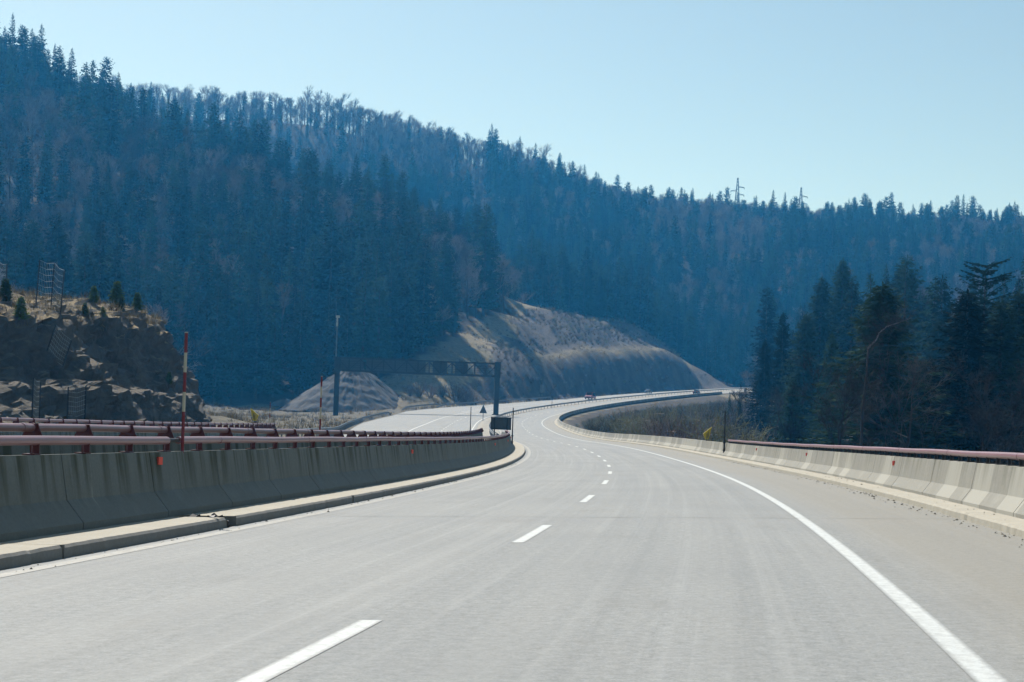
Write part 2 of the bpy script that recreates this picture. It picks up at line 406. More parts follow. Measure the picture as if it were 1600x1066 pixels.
for px, py, w in [(850, 492, -75), (940, 502, -72), (1030, 548, -60), (1100, 584, -48)]: C(px, py, Yat(px, w))
# far ridge
for px, py, Y, h in [(-300, 60, 960, 23), (100, 92, 940, 22), (280, 114, 930, 21), (400, 120, 945, 20), (520, 135, 965, 19), (640, 163, 985, 19), (760, 196, 1000, 20), (830, 218, 1005, 20), (900, 246, 1015, 20),
                     (1000, 270, 1050, 20), (1130, 298, 1150, 20), (1200, 326, 1200, 18), (1300, 336, 1250, 18), (1400, 354, 1300, 18), (1500, 350, 1300, 18), (1600, 350, 1300, 18), (1800, 350, 1300, 18), (2300, 380, 1300, 18)]:
    C(px, py, Y, h + 7 + float(np.interp(px, [760, 1130, 1250, 1800], [0, 3, 12, 15]))); x, y, z = ctrl[-1]; ctrl.append((x * 1.25, y * 1.28, z - 45)); ctrl.append((x * 1.9, y * 1.9, z - 90))
for p in [(0, 600, 33), (25, 610, 30), (55, 650, 26), (90, 650, 22), (105, 600, 15), (105, 520, 11), (112, 470, 9), (140, 450, 9), (180, 450, 10), (-60, 690, 60), (-160, 760, 95), (-260, 820, 120)]: ctrl.append(p)
# right-hand valley floor and slopes
for p in [(24, 20, -6), (24, 60, -7.5), (26, 110, -7.5), (27, 160, -5), (60, 30, -9), (60, 90, -10), (50, 150, -8.5), (90, 150, -9), (100, 220, -4), (62, 220, -4), (38, 220, -2.5), (30, 290, 1.0), (60, 290, 2), (95, 290, 3),
          (66, 330, 9), (92, 330, 9.5), (45, 360, 5), (66, 400, 10), (85, 440, 11), (70, 480, 13), (95, 500, 14.5), (86, 545, 17), (150, 330, 12), (160, 200, 2), (200, 60, -8), (300, 250, 25), (350, 480, 60), (250, -20, -8), (40, -40, -8), (480, 200, 55), (500, 620, 105), (330, 700, 75)]: ctrl.append(p)
# field left of the other carriageway
for px, py, Y in [(340, 656, 250), (430, 658, 300), (523, 659, 335), (600, 654, 355), (400, 645, 372), (480, 645, 376), (560, 645, 380), (450, 636, 402), (620, 640, 390)]: C(px, py, Y)
for s in range(0, 720, 40):
    e = OPP_EDGE(s)
    if s < 390: ctrl.append(rd(s, e - 3, 0.0))
    ctrl.append(rd(s, 8.5, -0.8 if s > 60 else -2.0)); ctrl.append(rd(s, -8, -0.2))
CT = np.array(ctrl)
_A = np.sqrt(((CT[:, None, :2] - CT[None, :, :2]) ** 2).sum(-1) + 4.0)
_n = len(CT); _Mx = np.zeros((_n + 3, _n + 3)); _Mx[:_n, :_n] = -_A - np.eye(_n) * 0.0; _Mx[:_n, _n] = 1; _Mx[:_n, _n + 1:] = CT[:, :2] / 100; _Mx[_n:, :_n] = _Mx[:_n, _n:].T
_Mx[:_n, :_n] += np.eye(_n) * 0.8
_sol = np.linalg.solve(_Mx, np.concatenate([CT[:, 2], [0, 0, 0]]))
def road_coords(x, y):
    """nearest station and offset for arrays of points"""
    st = slice(0, len(SS), 2); X, Y, H = RX[st], RY[st], HD[st]
    s_out = np.empty(len(x)); w_out = np.empty(len(x))
    for a in range(0, len(x), 20000):
        xx = x[a:a + 20000, None]; yy = y[a:a + 20000, None]
        d2 = (xx - X) ** 2 + (yy - Y) ** 2; j = d2.argmin(1)
        dx = xx[:, 0] - X[j]; dy = yy[:, 0] - Y[j]
        w_out[a:a + 20000] = dx * np.cos(H[j]) - dy * np.sin(H[j]); s_out[a:a + 20000] = SS[st][j] + dx * np.sin(H[j]) + dy * np.cos(H[j])
    return s_out, w_out
def terrain(x, y, detail=True):
    x = np.asarray(x, float).ravel(); y = np.asarray(y, float).ravel(); z = np.empty(len(x))
    for a in range(0, len(x), 20000):
        xx = x[a:a + 20000]; yy = y[a:a + 20000]
        r = np.sqrt((xx[:, None] - CT[:, 0]) ** 2 + (yy[:, None] - CT[:, 1]) ** 2 + 4.0)
        z[a:a + 20000] = -r @ _sol[:_n] + _sol[_n] + xx / 100 * _sol[_n + 1] + yy / 100 * _sol[_n + 2]
    s, w = road_coords(x, y)
    if detail:
        z = z + (fbm(x / 14, y / 14, 3) - 0.5) * 2.2 + (fbm(x / 4.5, y / 4.5, 9) - 0.5) * 0.8 + (fbm(x / 70, y / 70, 5, 3) - 0.45) * np.clip((y - 420) / 200, 0, 1) * 14
    # carve the road platform
    el = np.interp(s, np.arange(0, 900, 5), [OPP_EDGE(q) for q in range(0, 900, 5)])
    zr = np.interp(s, SS, RZ); e = np.interp(s, SS, CE)
    plat = zr + np.where(w > -6.2, w * e, -6.2 * e + 0.126 + (w + 6.2) * np.interp(s, [0, 150, 215], [0, 0, 0.0071])) - 0.22
    out = np.maximum(el - 1.5 - w, w - 7.4); t = np.clip(out / 7.0, 0, 1); t = t * t * (3 - 2 * t)
    inr = (s > -20) & (s < 710)
    t = np.where(inr, t, 1.0)
    return plat * (1 - t) + z * t

def axis(parts):
    out = []
    for a, b, st in parts: out += list(np.arange(a, b, st))
    return np.array(out + [parts[-1][1]])
gx = axis([(-1500, -700, 80), (-700, -300, 16), (-300, -130, 6), (-130, 130, 2.2), (130, 300, 6), (300, 800, 16), (800, 1600, 80)])
gy = axis([(-120, 20, 10), (20, 320, 4), (320, 640, 2.4), (640, 1000, 8), (1000, 1500, 14), (1500, 2200, 100)])
GX, GY = np.meshgrid(gx, gy); GZ = terrain(GX, GY).reshape(GX.shape)
def clearing(x, y):
    """1 on open dry grass, 0 under forest"""
    s, w = road_coords(x, y); el = np.interp(s, np.arange(0, 900, 5), [OPP_EDGE(q) for q in range(0, 900, 5)])
    poly = [W(300, 634, 400), W(470, 626, 408), W(640, 592, 429), W(700, 550, 470), W(760, 514, 519), W(803, 490, 543), rd(560, -74), rd(620, -66), rd(680, -52), rd(705, -40),
            rd(705, -14), rd(500, -14), rd(400, -18), rd(250, -20), rd(60, -15), (-26, 140, 0), (-45, 200, 0), (-65, 300, 0)]
    P = np.array([(p[0], p[1]) for p in poly]); ins = np.zeros(len(x), bool); j = len(P) - 1
    for i in range(len(P)):
        c = ((P[i, 1] > y) != (P[j, 1] > y)) & (x < (P[j, 0] - P[i, 0]) * (y - P[i, 1]) / (P[j, 1] - P[i, 1] + 1e-12) + P[i, 0]); ins ^= c; j = i
    return ins | ((w < 7.6) & (w > el - 4) & (s > -20) & (s < 710))
def build_ground():
    nx, ny = len(gx), len(gy)
    V = np.stack([GX.ravel(), GY.ravel(), GZ.ravel()], -1)
    idx = np.arange(nx * ny).reshape(ny, nx)
    Q = np.stack([idx[:-1, :-1], idx[:-1, 1:], idx[1:, 1:], idx[1:, :-1]], -1).reshape(-1, 4)
    me = bpy.data.meshes.new('ground'); me.vertices.add(len(V)); me.vertices.foreach_set('co', V.ravel())
    me.loops.add(Q.size); me.loops.foreach_set('vertex_index', Q.ravel()); me.polygons.add(len(Q))
    me.polygons.foreach_set('loop_start', np.arange(0, Q.size, 4)); me.polygons.foreach_set('use_smooth', np.ones(len(Q), bool))
    me.update(calc_edges=True)
    x, y = V[:, 0], V[:, 1]
    op = clearing(x, y).astype(float)
    s, w = road_coords(x, y)
    gyy, gxx = np.gradient(GZ, gy, gx); sl = np.hypot(gxx, gyy).ravel()
    mound = ((s > 405) & (s < 720) & (w < -16) & (w > -56) & (op > 0) & (x > -12 + (y - 424) / 106 * 12 + (fbm(x / 8, y / 8, 25) - .45) * 10)).astype(float)
    shelf = mound * (s > 478) * (s < 668) * np.clip(1 - np.abs(w + 33.8 + (fbm(x / 6, y / 6, 27) - .45) * 4) / 3.6, 0, 1) ** .5
    low = mound * np.clip((w + 31.5) / 1.5, 0, 1) * (s > 470)
    scrub = np.clip((sl - .2) / .12, 0, 1) * np.clip((fbm(x / 7, y / 7, 23) - .12) / .2, .62, .96)
    cut = mound * np.maximum(np.maximum(scrub, low) * (1 - shelf), 0)
    pink = ((x > 66) & (x < 92) & (y > 380) & (y < 560) & (w > 8)).astype(float) * 0.9      # dry bank beside the far end of the road
    fld = np.clip((400 - y) / 15, 0, 1) * (w < -12) * (x < -8)
    col = np.stack([cut, np.maximum(op * (1 - cut), pink), fld, np.ones_like(op)], -1)
    at = me.color_attributes.new('zone', 'FLOAT_COLOR', 'POINT'); at.data.foreach_set('color', col.ravel())
    me.materials.append(M['ground'])
    o = bpy.data.objects.new('ground', me); COL.objects.link(o); tag(o, kind='structure'); return o
build_ground()

# ------------------------------------------------------------------ road surfaces, lines, kerbs
sheet('road', srange(-10, 700), -4.06, 5.72, 0.0, M['road'], 14)
sheet('opposite_road', srange(-10, 700), lambda s: OPP_EDGE(s) + 0.3, -7.0, 0.0, M['road'], 14)
sheet('median_strip', srange(150, 700), -7.0, -4.06, -0.02, plain('median_grit', (0.30, 0.285, 0.25), 0.95, 0, 0.3, 2.0), 4)

def ribbon(mb, s0, s1, wc, width, dz=0.003):
    st = [q for q in srange(s0, s1)]
    V = []; U = []; Fs = []
    for s in st:
        for k, w in ((0, wc - width * .56), (1, wc + width * .56)): V.append(rd(s, w, dz)); U.append((k, s))
    for i in range(len(st) - 1): Fs.append((2 * i, 2 * i + 1, 2 * i + 3, 2 * i + 2))
    mb.add(V, Fs, 0, [[U[j] for j in f] for f in Fs])
mk = MB()
ribbon(mk, -8, 695, 3.47, 0.145)

for i in range(0, 58):
    c = 18.35 + 11.6 * (i - 1)
    ribbon(mk, c - 1.85, c + 1.85, 0.0, 0.135)
ribbon(mk, -8, 695, -7.51, 0.18)
ribbon(mk, -8, 695, -15.0, 0.2)
for i in range(0, 58): ribbon(mk, 3 + 11.8 * i, 7 + 11.8 * i, -11.26, 0.16)
ribbon(mk, 350, 395, -16.6, 0.18)
tag(mk.build('road_markings', M['paint']), kind='structure')
mk = MB(); ribbon(mk, -8, 695, -3.80, 0.17); tag(mk.build('edge_line', M['dusty']), kind='structure')
# transverse deck joint
jb = MB()
for k in range(24):
    w0 = -4.0 + k * 9.7 / 24; w1 = w0 + 9.7 / 24 - 0.002 + 0.002
    a = 22.4 + 0.04 * math.sin(k * 2.3); b = 22.4 + 0.04 * math.sin((k + 1) * 2.3)
    jb.add([rd(a, w0, 0.005), rd(b, w1, 0.005), rd(b + 0.015 + 0.012 * (k % 3), w1, 0.005), rd(a + 0.015 + 0.012 * ((k + 2) % 3), w0, 0.005)], [(0, 1, 2, 3)], 0)
tag(jb.build('deck_joint', plain('joint_filler', (0.16, 0.155, 0.14), 0.9)), kind='structure')

def kerb(name, s0, s1, w_in, w_out, h, lip):
    """w_in: road side, w_out: barrier side"""
    sg = 1 if w_out > w_in else -1
    def wob(s):
        a = mnoise.noise(Vector((s * 1.3, w_in, 0))) * .012 + mnoise.noise(Vector((s * 5, w_in, 3))) * .014; c = max(0, mnoise.noise(Vector((s * 2.2, 9, w_in))) - .35) * .12
        return (-sg * 0 + a + sg * c * .5, mnoise.noise(Vector((s * 3, 1, w_in))) * .006 - c * .25)
    mb = MB()
    st = [s0 + 0.12 * i for i in range(int((min(s1, 60) - s0) / 0.12))] + srange(min(s1, 60), s1)
    loft(mb, st, [(w_in, -0.05), (w_in + sg * 0.012, h - 0.03), (w_in + sg * 0.04, h)], 1, caps=False, extra=wob)
    loft(mb, st, [(w_in + sg * 0.04, h), (w_out, h + 0.01)], 0, caps=False, extra=wob)
    for s in (s0, s1):
        P = [rd(s, w_in, -.05), rd(s, w_in, h), rd(s, w_out, h), rd(s, w_out, -.05)]; mb.add(P, [(0, 1, 2, 3)], 1)
    return mb
if True:
    for (a, b) in ((-10, 13.6), (13.64, 19.2), (19.62, 27.5), (27.54, 150)):
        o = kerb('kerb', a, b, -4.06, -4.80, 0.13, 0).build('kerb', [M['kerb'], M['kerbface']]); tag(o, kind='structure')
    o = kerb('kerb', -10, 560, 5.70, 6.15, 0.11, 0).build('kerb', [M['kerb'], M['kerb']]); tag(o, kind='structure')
# broken kerb at the joint: rusty plate and rubble in the gap
bb = MB()
for k in range(26):
    s = 19.2 + random.random() * 0.42; w = -4.12 - random.random() * 0.5
    x, y, z = rd(s, w, 0.03 + 0.05 * random.random()); rm = Matrix.Rotation(random.random() * 3, 3, Vector((random.random(), random.random(), 1)).normalized())
    bb.box((x, y, z), (0.05 + 0.14 * random.random(), 0.05 + 0.12 * random.random(), 0.04 + 0.05 * random.random()), 0, rm)
tag(bb.build('broken_kerb', M['darkm']), 'heap of dark broken kerb pieces in the gap of the left kerb', 'rubble')

# ------------------------------------------------------------------ concrete barriers with pipe rails
def joint_stations(s0, s1, L, near=130):
    st = []; s = s0
    while s < s1:
        e = min(s + L, s1)
        inner = [q for q in srange(s, e)]
        st += [(s + 0.016, 0), *[(q, 0) for q in inner if s + 0.1 < q < e - 0.1], (e - 0.016, 0), (e - 0.014, 1), (e + 0.014, 1)]
        s = e
    return st
def nj_barrier(name, prof, s0, s1, L, mat, label):
    """prof: closed outline; at each joint the outline shrinks, leaving a real groove"""
    cw = sum(p[0] for p in prof) / len(prof)
    st = joint_stations(s0, s1, L)
    mb = MB(); V = []; Fs = []; U = []; n = len(prof)
    Ls = [0.0]
    for i in range(1, n): Ls.append(Ls[-1] + math.hypot(prof[i][0] - prof[i - 1][0], prof[i][1] - prof[i - 1][1]))
    for s, g in st:
        for (w, z) in prof:
            if g: w = cw + (w - cw) * 0.90; z = z - (0.02 if z > 0.6 else 0)
            V.append(rd(s, w, z))
    for i in range(len(st) - 1):
        for k in range(n - 1):
            Fs.append((i * n + k, (i + 1) * n + k, (i + 1) * n + k + 1, i * n + k + 1))
            U.append([(st[i][0], Ls[k]), (st[i + 1][0], Ls[k]), (st[i + 1][0], Ls[k + 1]), (st[i][0], Ls[k + 1])])
    Fs.append(tuple(range(n))); U.append([(0, 0)] * n); e = (len(st) - 1) * n
    Fs.append(tuple(e + k for k in range(n - 1, -1, -1))); U.append([(0, 0)] * n)
    mb.add(V, Fs, 0, U)
    o = mb.build(name, mat); tag(o, label, 'concrete barrier'); return o
def nj(w0, sg, z0, h):
    """profile from the road-side toe (w0) going away (sg)"""
    P = [(0, 0), (0, .08), (.20, .33), (.285, h), (.475, h), (.56, .33), (.76, .08), (.76, 0)]
    return [(w0 + sg * a, z0 + b) for a, b in P]
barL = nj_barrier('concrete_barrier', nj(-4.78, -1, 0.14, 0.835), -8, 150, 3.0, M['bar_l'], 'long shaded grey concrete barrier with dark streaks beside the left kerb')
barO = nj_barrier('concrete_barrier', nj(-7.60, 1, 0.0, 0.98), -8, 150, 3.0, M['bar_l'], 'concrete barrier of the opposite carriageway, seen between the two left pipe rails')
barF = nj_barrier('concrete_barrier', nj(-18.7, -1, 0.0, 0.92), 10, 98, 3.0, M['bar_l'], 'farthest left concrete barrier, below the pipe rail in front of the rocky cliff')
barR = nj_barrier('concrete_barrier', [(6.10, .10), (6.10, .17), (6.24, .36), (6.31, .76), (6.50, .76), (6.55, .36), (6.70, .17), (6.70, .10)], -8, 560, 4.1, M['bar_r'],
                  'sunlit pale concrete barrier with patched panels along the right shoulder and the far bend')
def reflectors(parent, spots, w, face):
    for s, z in spots:
        x, y, zz = rd(s, w, z); mb = MB(); h = heading(s)
        mb.box((x, y, zz), (0.04, 0.07, 0.10), 0, Matrix.Rotation(-h + 0.5 * face, 3, 'Z'))
        mb.build('reflector', M['reflector'], parent)
reflectors(barL, [(19.3, 0.86), (41, 0.80), (73, 0.80), (92, 0.80), (106, 0.85)], -5.02, -1)
reflectors(barR, [(34, 0.62), (52, 0.62), (69, 0.62)], 6.275, 1)

def pipe_railing(label, w, ztop, r, s0, s1, spacing, post, wpost=None, broad=0.0, gap=None, zb=1.0):
    t = empty('pipe_railing', rd(s0, w, 0)); tag(t, label, 'railing')
    base = Vector(t.location)
    segs = [(s0, s1)] if not gap else [(s0, gap[0]), (gap[1], s1)]
    for a, b in segs:
        st = srange(a, b); mb = MB()
        mb.tube([Vector(rd(s, w, ztop - r + 0.004 * math.sin(s * 0.9))) - base for s in st], r, 12)
        # sleeve joints
        q = a + 2
        while q < min(b - 1, 90):
            mb.tube([Vector(rd(q, w, ztop - r)) - base, Vector(rd(q + 0.1, w, ztop - r)) - base], r * 1.1, 12); q += 6
        mb.build('pipe', M['pipe'], t, smooth=False)
    if gap:
        mb = MB(); mb.tube([Vector(rd(gap[0] - 0.1, w, ztop - r)) - base, Vector(rd(gap[1] + 0.1, w, ztop - r)) - base], r * 0.55, 10); mb.build('expansion_sleeve', M['darkm'], t)
    n = 0; s = s0 + 0.4; rest = MB()
    while s < s1 - 0.2:
        x, y, z = rd(s, w, 0); h = heading(s); rot = Matrix.Rotation(-h, 3, 'Z')
        mb = MB() if n < 98 else rest
        hgt = ztop - r - zb
        c = Vector((x, y, z)) - base
        if broad:            # plate bracket, wide below, clasping the pipe
            a = Vector((0, 1, 0)); a.rotate(rot.to_euler()); sd = Vector((1, 0, 0)); sd.rotate(rot.to_euler())
            zz = Vector((0, 0, 1)); o = c + zz * zb
            poly = [o - sd * broad, o + sd * broad, o + sd * (broad * .55) + zz * hgt, o + sd * (broad * .45) + zz * (hgt + r), o - sd * (broad * .45) + zz * (hgt + r), o - sd * (broad * .55) + zz * hgt]
            mb.prism(poly, -a * 0.012, a * 0.012)
            mb.box(o + zz * 0.012, (broad * 2.2, 0.16, 0.024), 0, rot)
            mb.tube([o + zz * (hgt) - a * 0.035, o + zz * (hgt) + a * 0.035], r * 1.12, 12)
            mb.box(o + zz * hgt * 0.5 + a * 0.10, (0.02, 0.2, hgt), 0, rot)
        else:
            mb.box(c + Vector((0, 0, zb + hgt / 2 + 0.01)), (0.012, 0.05, hgt + 0.02), 0, rot)
            a = Vector((0, 1, 0)); a.rotate(rot.to_euler())
            mb.box(c + Vector((0, 0, zb + 0.008)), (0.14, 0.16, 0.016), 0, rot)
            mb.box(c + a * 0.13 + Vector((0, 0, zb + hgt / 2)), (0.07, 0.014, hgt), 0, rot)
        if n < 98: mb.build('post', post, t)
        s += spacing; n += 1
    if rest.v: tag(rest.build('post', post, t), kind='stuff')
    return t
pipe_railing('faded red pipe rail on top of the shaded left barrier, nearest the road', -5.16, 1.18, 0.052, -6, 140, 1.5, M['post'], gap=(20.0, 20.5), zb=.975)
pipe_railing('faded red pipe rail with broad dark red brackets, second behind the left kerb', -7.20, 1.20, 0.056, -6, 136, 2.0, M['post'], broad=0.17, zb=0.98)
pipe_railing('faded red pipe rail farthest left, in front of the rocky cliff', -19.05, 1.22, 0.055, 20, 98, 1.5, M['post'], broad=0.15, zb=0.92)
pipe_railing('faded red pipe rail on top of the sunlit right barrier', 6.41, 0.945, 0.05, 2, 83, 0.84, M['darkm'], zb=0.76)

# ------------------------------------------------------------------ steel guardrails
def guardrail(label, path, double=False, spacing=4.0, group=None, drop_start=False, drop_end=False, top=0.75):
    """path: list of (s, w); W-beams on posts"""
    S = np.array([p[0] for p in path], float); Wd = np.array([p[1] for p in path], float)
    t = empty('guardrail', rd(S[0], Wd[0], 0)); tag(t, label, 'guardrail', group); base = Vector(t.location)
    L = S[-1] - S[0]
    def ht(s):
        z = 0.0
        if drop_start: z = min(z, -0.55 * max(0, 1 - (s - S[0]) / 5.0))
        if drop_end: z = min(z, -0.55 * max(0, 1 - (S[-1] - s) / 5.0))
        return z
    st = [S[0] + L * i / max(8, int(L / 3)) for i in range(max(8, int(L / 3)) + 1)]
    for side in ((-1, 1) if double else (1,)):
        prof = [(0.09, 0.0), (0.14, -0.05), (0.14, -0.09), (0.09, -0.14), (0.09, -0.17), (0.14, -0.22), (0.14, -0.26), (0.09, -0.31), (0.075, -0.31), (0.12, -0.25), (0.12, -0.22), (0.07, -0.17), (0.07, -0.14), (0.12, -0.09), (0.12, -0.05), (0.075, 0.0)]
        mb = MB(); V = []; Fs = []; n = len(prof)
        for s in st:
            w = float(np.interp(s, S, Wd))
            for a, b in prof: V.append(Vector(rd(s, w + side * a, top + b + ht(s))) - base)
        for i in range(len(st) - 1):
            for k in range(n): Fs.append((i * n + k, (i + 1) * n + k, (i + 1) * n + (k + 1) % n, i * n + (k + 1) % n))
        Fs += [tuple(range(n)), tuple((len(st) - 1) * n + k for k in range(n - 1, -1, -1))]
        mb.add(V, Fs); mb.build('beam', M['steel'], t)
    n = 0; s = S[0] + 1.0; rest = MB()
    while s < S[-1]:
        w = float(np.interp(s, S, Wd)); mb = MB() if n < 98 else rest
        h = top + ht(s) - 0.02
        mb.box(Vector(rd(s, w, h / 2 - 0.05)) - base, (0.09, 0.12, h + 0.1), 0, Matrix.Rotation(-heading(s), 3, 'Z'))
        mb.box(Vector(rd(s, w, h - 0.14)) - base, (0.17 if double else 0.14, 0.08, 0.22), 0, Matrix.Rotation(-heading(s), 3, 'Z'))
        if n < 98: mb.build('post', M['steel'], t)
        s += spacing; n += 1
    if rest.v: tag(rest.build('post', M['steel'], t), kind='stuff')
    return t
guardrail('double sided steel guardrail curving away along the median', [(150, -5.6), (200, -5.3), (260, -5.0), (320, -5.0), (690, -5.2)], double=True, top=0.78)
guardrail('steel guardrail from the end of the far left pipe rail towards the gravel heap', [(98.5, -19.2), (140, -20.2), (200, -22.8), (260, -25.2), (316, -26.0)], drop_end=True, spacing=2.5, top=0.8)
guardrail('short arched piece of steel guardrail between two longer ones, right of the gravel heap', [(344, -28.4), (360, -28.6), (384, -28.0)], drop_start=True, drop_end=True, spacing=2.0, top=0.95)
guardrail('steel guardrail below the grassy slope, passing behind the gantry post', [(374, -27.0), (390, -25.0), (420, -22.6), (462, -19.2)], drop_start=True, drop_end=True, spacing=2.0, top=0.9)

# ------------------------------------------------------------------ poles, signs, gantry, mast
def snow_pole(label, s, w, z0, z1, r, bands, first='red'):
    x, y, z = rd(s, w, 0); mb = MB(); n = len(bands)
    zz = [z1 - sum(bands[:i]) for i in range(n + 1)]
    for i in range(n):
        mi = i % 2 if first == 'red' else (i + 1) % 2
        lo = max(z0, zz[i + 1]) if i < n - 1 else z0
        mb.tube([(0, 0, lo), (0, 0, zz[i])], r, 10, mi, caps=(i in (0, n - 1)))
    mb.tube([(0, 0, z1), (0, 0, z1 + 0.015)], r * 1.1, 10, 1)
    o = mb.build('snow_pole', [M['red'], M['white']]); o.location = (x, y, z)
    tag(o, label, 'snow pole', 'snow poles along the barriers'); return o
snow_pole('tall red and white banded snow pole nearest the camera, fixed to the left barrier', 20.45, -5.08, 0.92, 2.60, 0.022, [.27, .27, .27, .27, .6])
snow_pole('red and white banded snow pole behind the pipe rails, left of the gantry post', 41.5, -7.55, 0.4, 2.60, 0.024, [.27, .29, .25, .31, 1.2])
snow_pole('thin dark snow pole at the end of the far left pipe rail', 97, -19.3, 0.3, 2.45, 0.028, [.35, .3, .3, .3, .6])
def thin_pole(label, s, w, z0, z1, r, mat='darkm'):
    x, y, z = rd(s, w, 0); mb = MB(); mb.tube([(0, 0, z0), (0, 0, (z0 + z1) / 2), (0, 0, z1)], [r * 1.5, r, r * .9], 8); mb.tube([(0, 0, z1), (0, 0, z1 + .02)], r * 1.2, 8)
    mb.tube([(0, 0, z0 + .1), (0, 0, z0 + .18)], r * 2.0, 8); mb.tube([(0, 0, z0 + .5), (0, 0, z0 + .58)], r * 2.0, 8)
    o = mb.build('snow_pole', M[mat]); o.location = (x, y, z); tag(o, label, 'snow pole', 'snow poles along the barriers'); return o
thin_pole('thin dark snow pole left of the triangular warning sign', 101, -7.5, 0.6, 2.6, 0.026)
thin_pole('dark snow pole at the rounded end of the left barrier, beside the sign board', 106, -4.92, 0.42, 2.75, 0.035)
thin_pole('dark snow pole where the right pipe rail ends', 83, 6.2, 0.25, 2.35, 0.035)

def gantry():
    a = Vector(W(524, 661, 333)); b = Vector(W(774.5, 652, 337))
    t = empty('sign_gantry', a); tag(t, 'dark overhead sign gantry with trussed beam spanning the opposite carriageway', 'gantry')
    d = (b - a); d.z = 0; L = d.length; d.normalize(); nrm = Vector((d.y, -d.x, 0))    # towards the camera
    rot = Matrix.Rotation(math.atan2(d.y, d.x), 3, 'Z')
    zt = W(526, 557.5, 333)[2] - a.z; zb_ = W(526, 580, 333)[2] - a.z
    H = zt - zb_
    g = M['gantry']
    mb = MB(); mb.box((0, 0, zt / 2 - 0.5), (1.05, 0.8, zt + 1.0), 0, rot); mb.box((0, 0, 0.3), (1.5, 1.2, 0.9), 0, rot); mb.box((0, 0, zb_ - .1), (1.3, 1.0, .35), 0, rot); mb.build('post', g, t)
    zz = b.z - a.z
    mb = MB(); p = d * L + Vector((0, 0, 0)); mb.box(p + Vector((0, 0, (zt + zz) / 2 - .4)), (1.0, 0.8, zt - zz + 1.2), 0, rot); mb.box(p + Vector((0, 0, zt - H * .5)), (1.25, 1.0, H * 1.15), 0, rot); mb.box(p + Vector((0, 0, zz + .2)), (1.5, 1.2, .8), 0, rot); mb.build('post', g, t)
    # trussed beam: four chords, verticals, diagonals
    mb = MB(); dp = 0.7
    for s_ in (-dp, dp):
        for z in (zb_ + .18, zt - .15):
            mb.box(d * L / 2 + nrm * s_ + Vector((0, 0, z)), (L, 0.22, 0.34 if z < zt - 1 else 0.26), 0, rot)
    n = 14
    for i in range(n + 1):
        for s_ in (-dp, dp): mb.box(d * (L * i / n) + nrm * s_ + Vector((0, 0, (zt + zb_) / 2)), (.16, .16, H - .3), 0, rot)
        mb.box(d * (L * i / n) + Vector((0, 0, zb_ + .18)), (.12, 2 * dp, .12), 0, rot); mb.box(d * (L * i / n) + Vector((0, 0, zt - .15)), (.12, 2 * dp, .12), 0, rot)
    for i in range(n):
        z0, z1 = (zb_ + .3, zt - .3) if i % 2 else (zt - .3, zb_ + .3)
        for s_ in (-dp, dp): mb.tube([d * (L * i / n) + nrm * s_ + Vector((0, 0, z0)), d * (L * (i + 1) / n) + nrm * s_ + Vector((0, 0, z1))], .07, 6)
    mb.build('beam', g, t)
    # walkway grating and hand rails behind the signs
    mb = MB(); mb.box(d * L * .5 + nrm * .35 + Vector((0, 0, zb_ + .42)), (L * .96, .6, .05), 0, rot)
    for z in (.55, .95, 1.35, 1.75): mb.box(d * L * .5 + nrm * .62 + Vector((0, 0, zb_ + .3 + z)), (L * .97, .045, .055), 0, rot)
    mb.build('walkway', g, t)
    # backs of the sign panels
    for u0, u1, o0, o1 in ((0.02, 0.16, -.35, -.35), (0.18, 0.55, .15, .05), (0.595, 0.685, .05, .1), (0.735, 0.815, .05, .1)):
        mb = MB(); c = d * (L * (u0 + u1) / 2) - nrm * .85 + Vector((0, 0, (zb_ + zt) / 2))
        mb.box(c, (L * (u1 - u0), .12, H + o0 * .4), 0, rot)
        for k in range(4): mb.box(d * (L * (u0 + (u1 - u0) * (k + .5) / 4)) - nrm * .76 + Vector((0, 0, (zb_ + zt) / 2)), (.1, .1, H * .95), 0, rot)
        mb.build('sign_panel', M['signback'], t)
    return t
gantry()

def mast():
    a = Vector(W(521.5, 660, 338)); top = Vector(W(531.2, 497, 338)); h = top.z - a.z
    t = empty('camera_mast', a); tag(t, 'slim tall mast with a white camera head, rising behind the left gantry post', 'mast')
    mb = MB(); mb.tube([(0, 0, -.5), (0, 0, h * .5), (0, 0, h - .6)], [.18, .15, .11], 10); mb.build('pole', M['steel'], t)
    mb = MB(); mb.tube([(0, 0, h - .8), (0, 0, h)], .16, 8); mb.box((.1, -.1, h + .25), (.7, .8, .45)); mb.box((.0, -.1, h - 1.3), (.35, .35, .8)); mb.build('camera_head', M['white'], t)
mast()

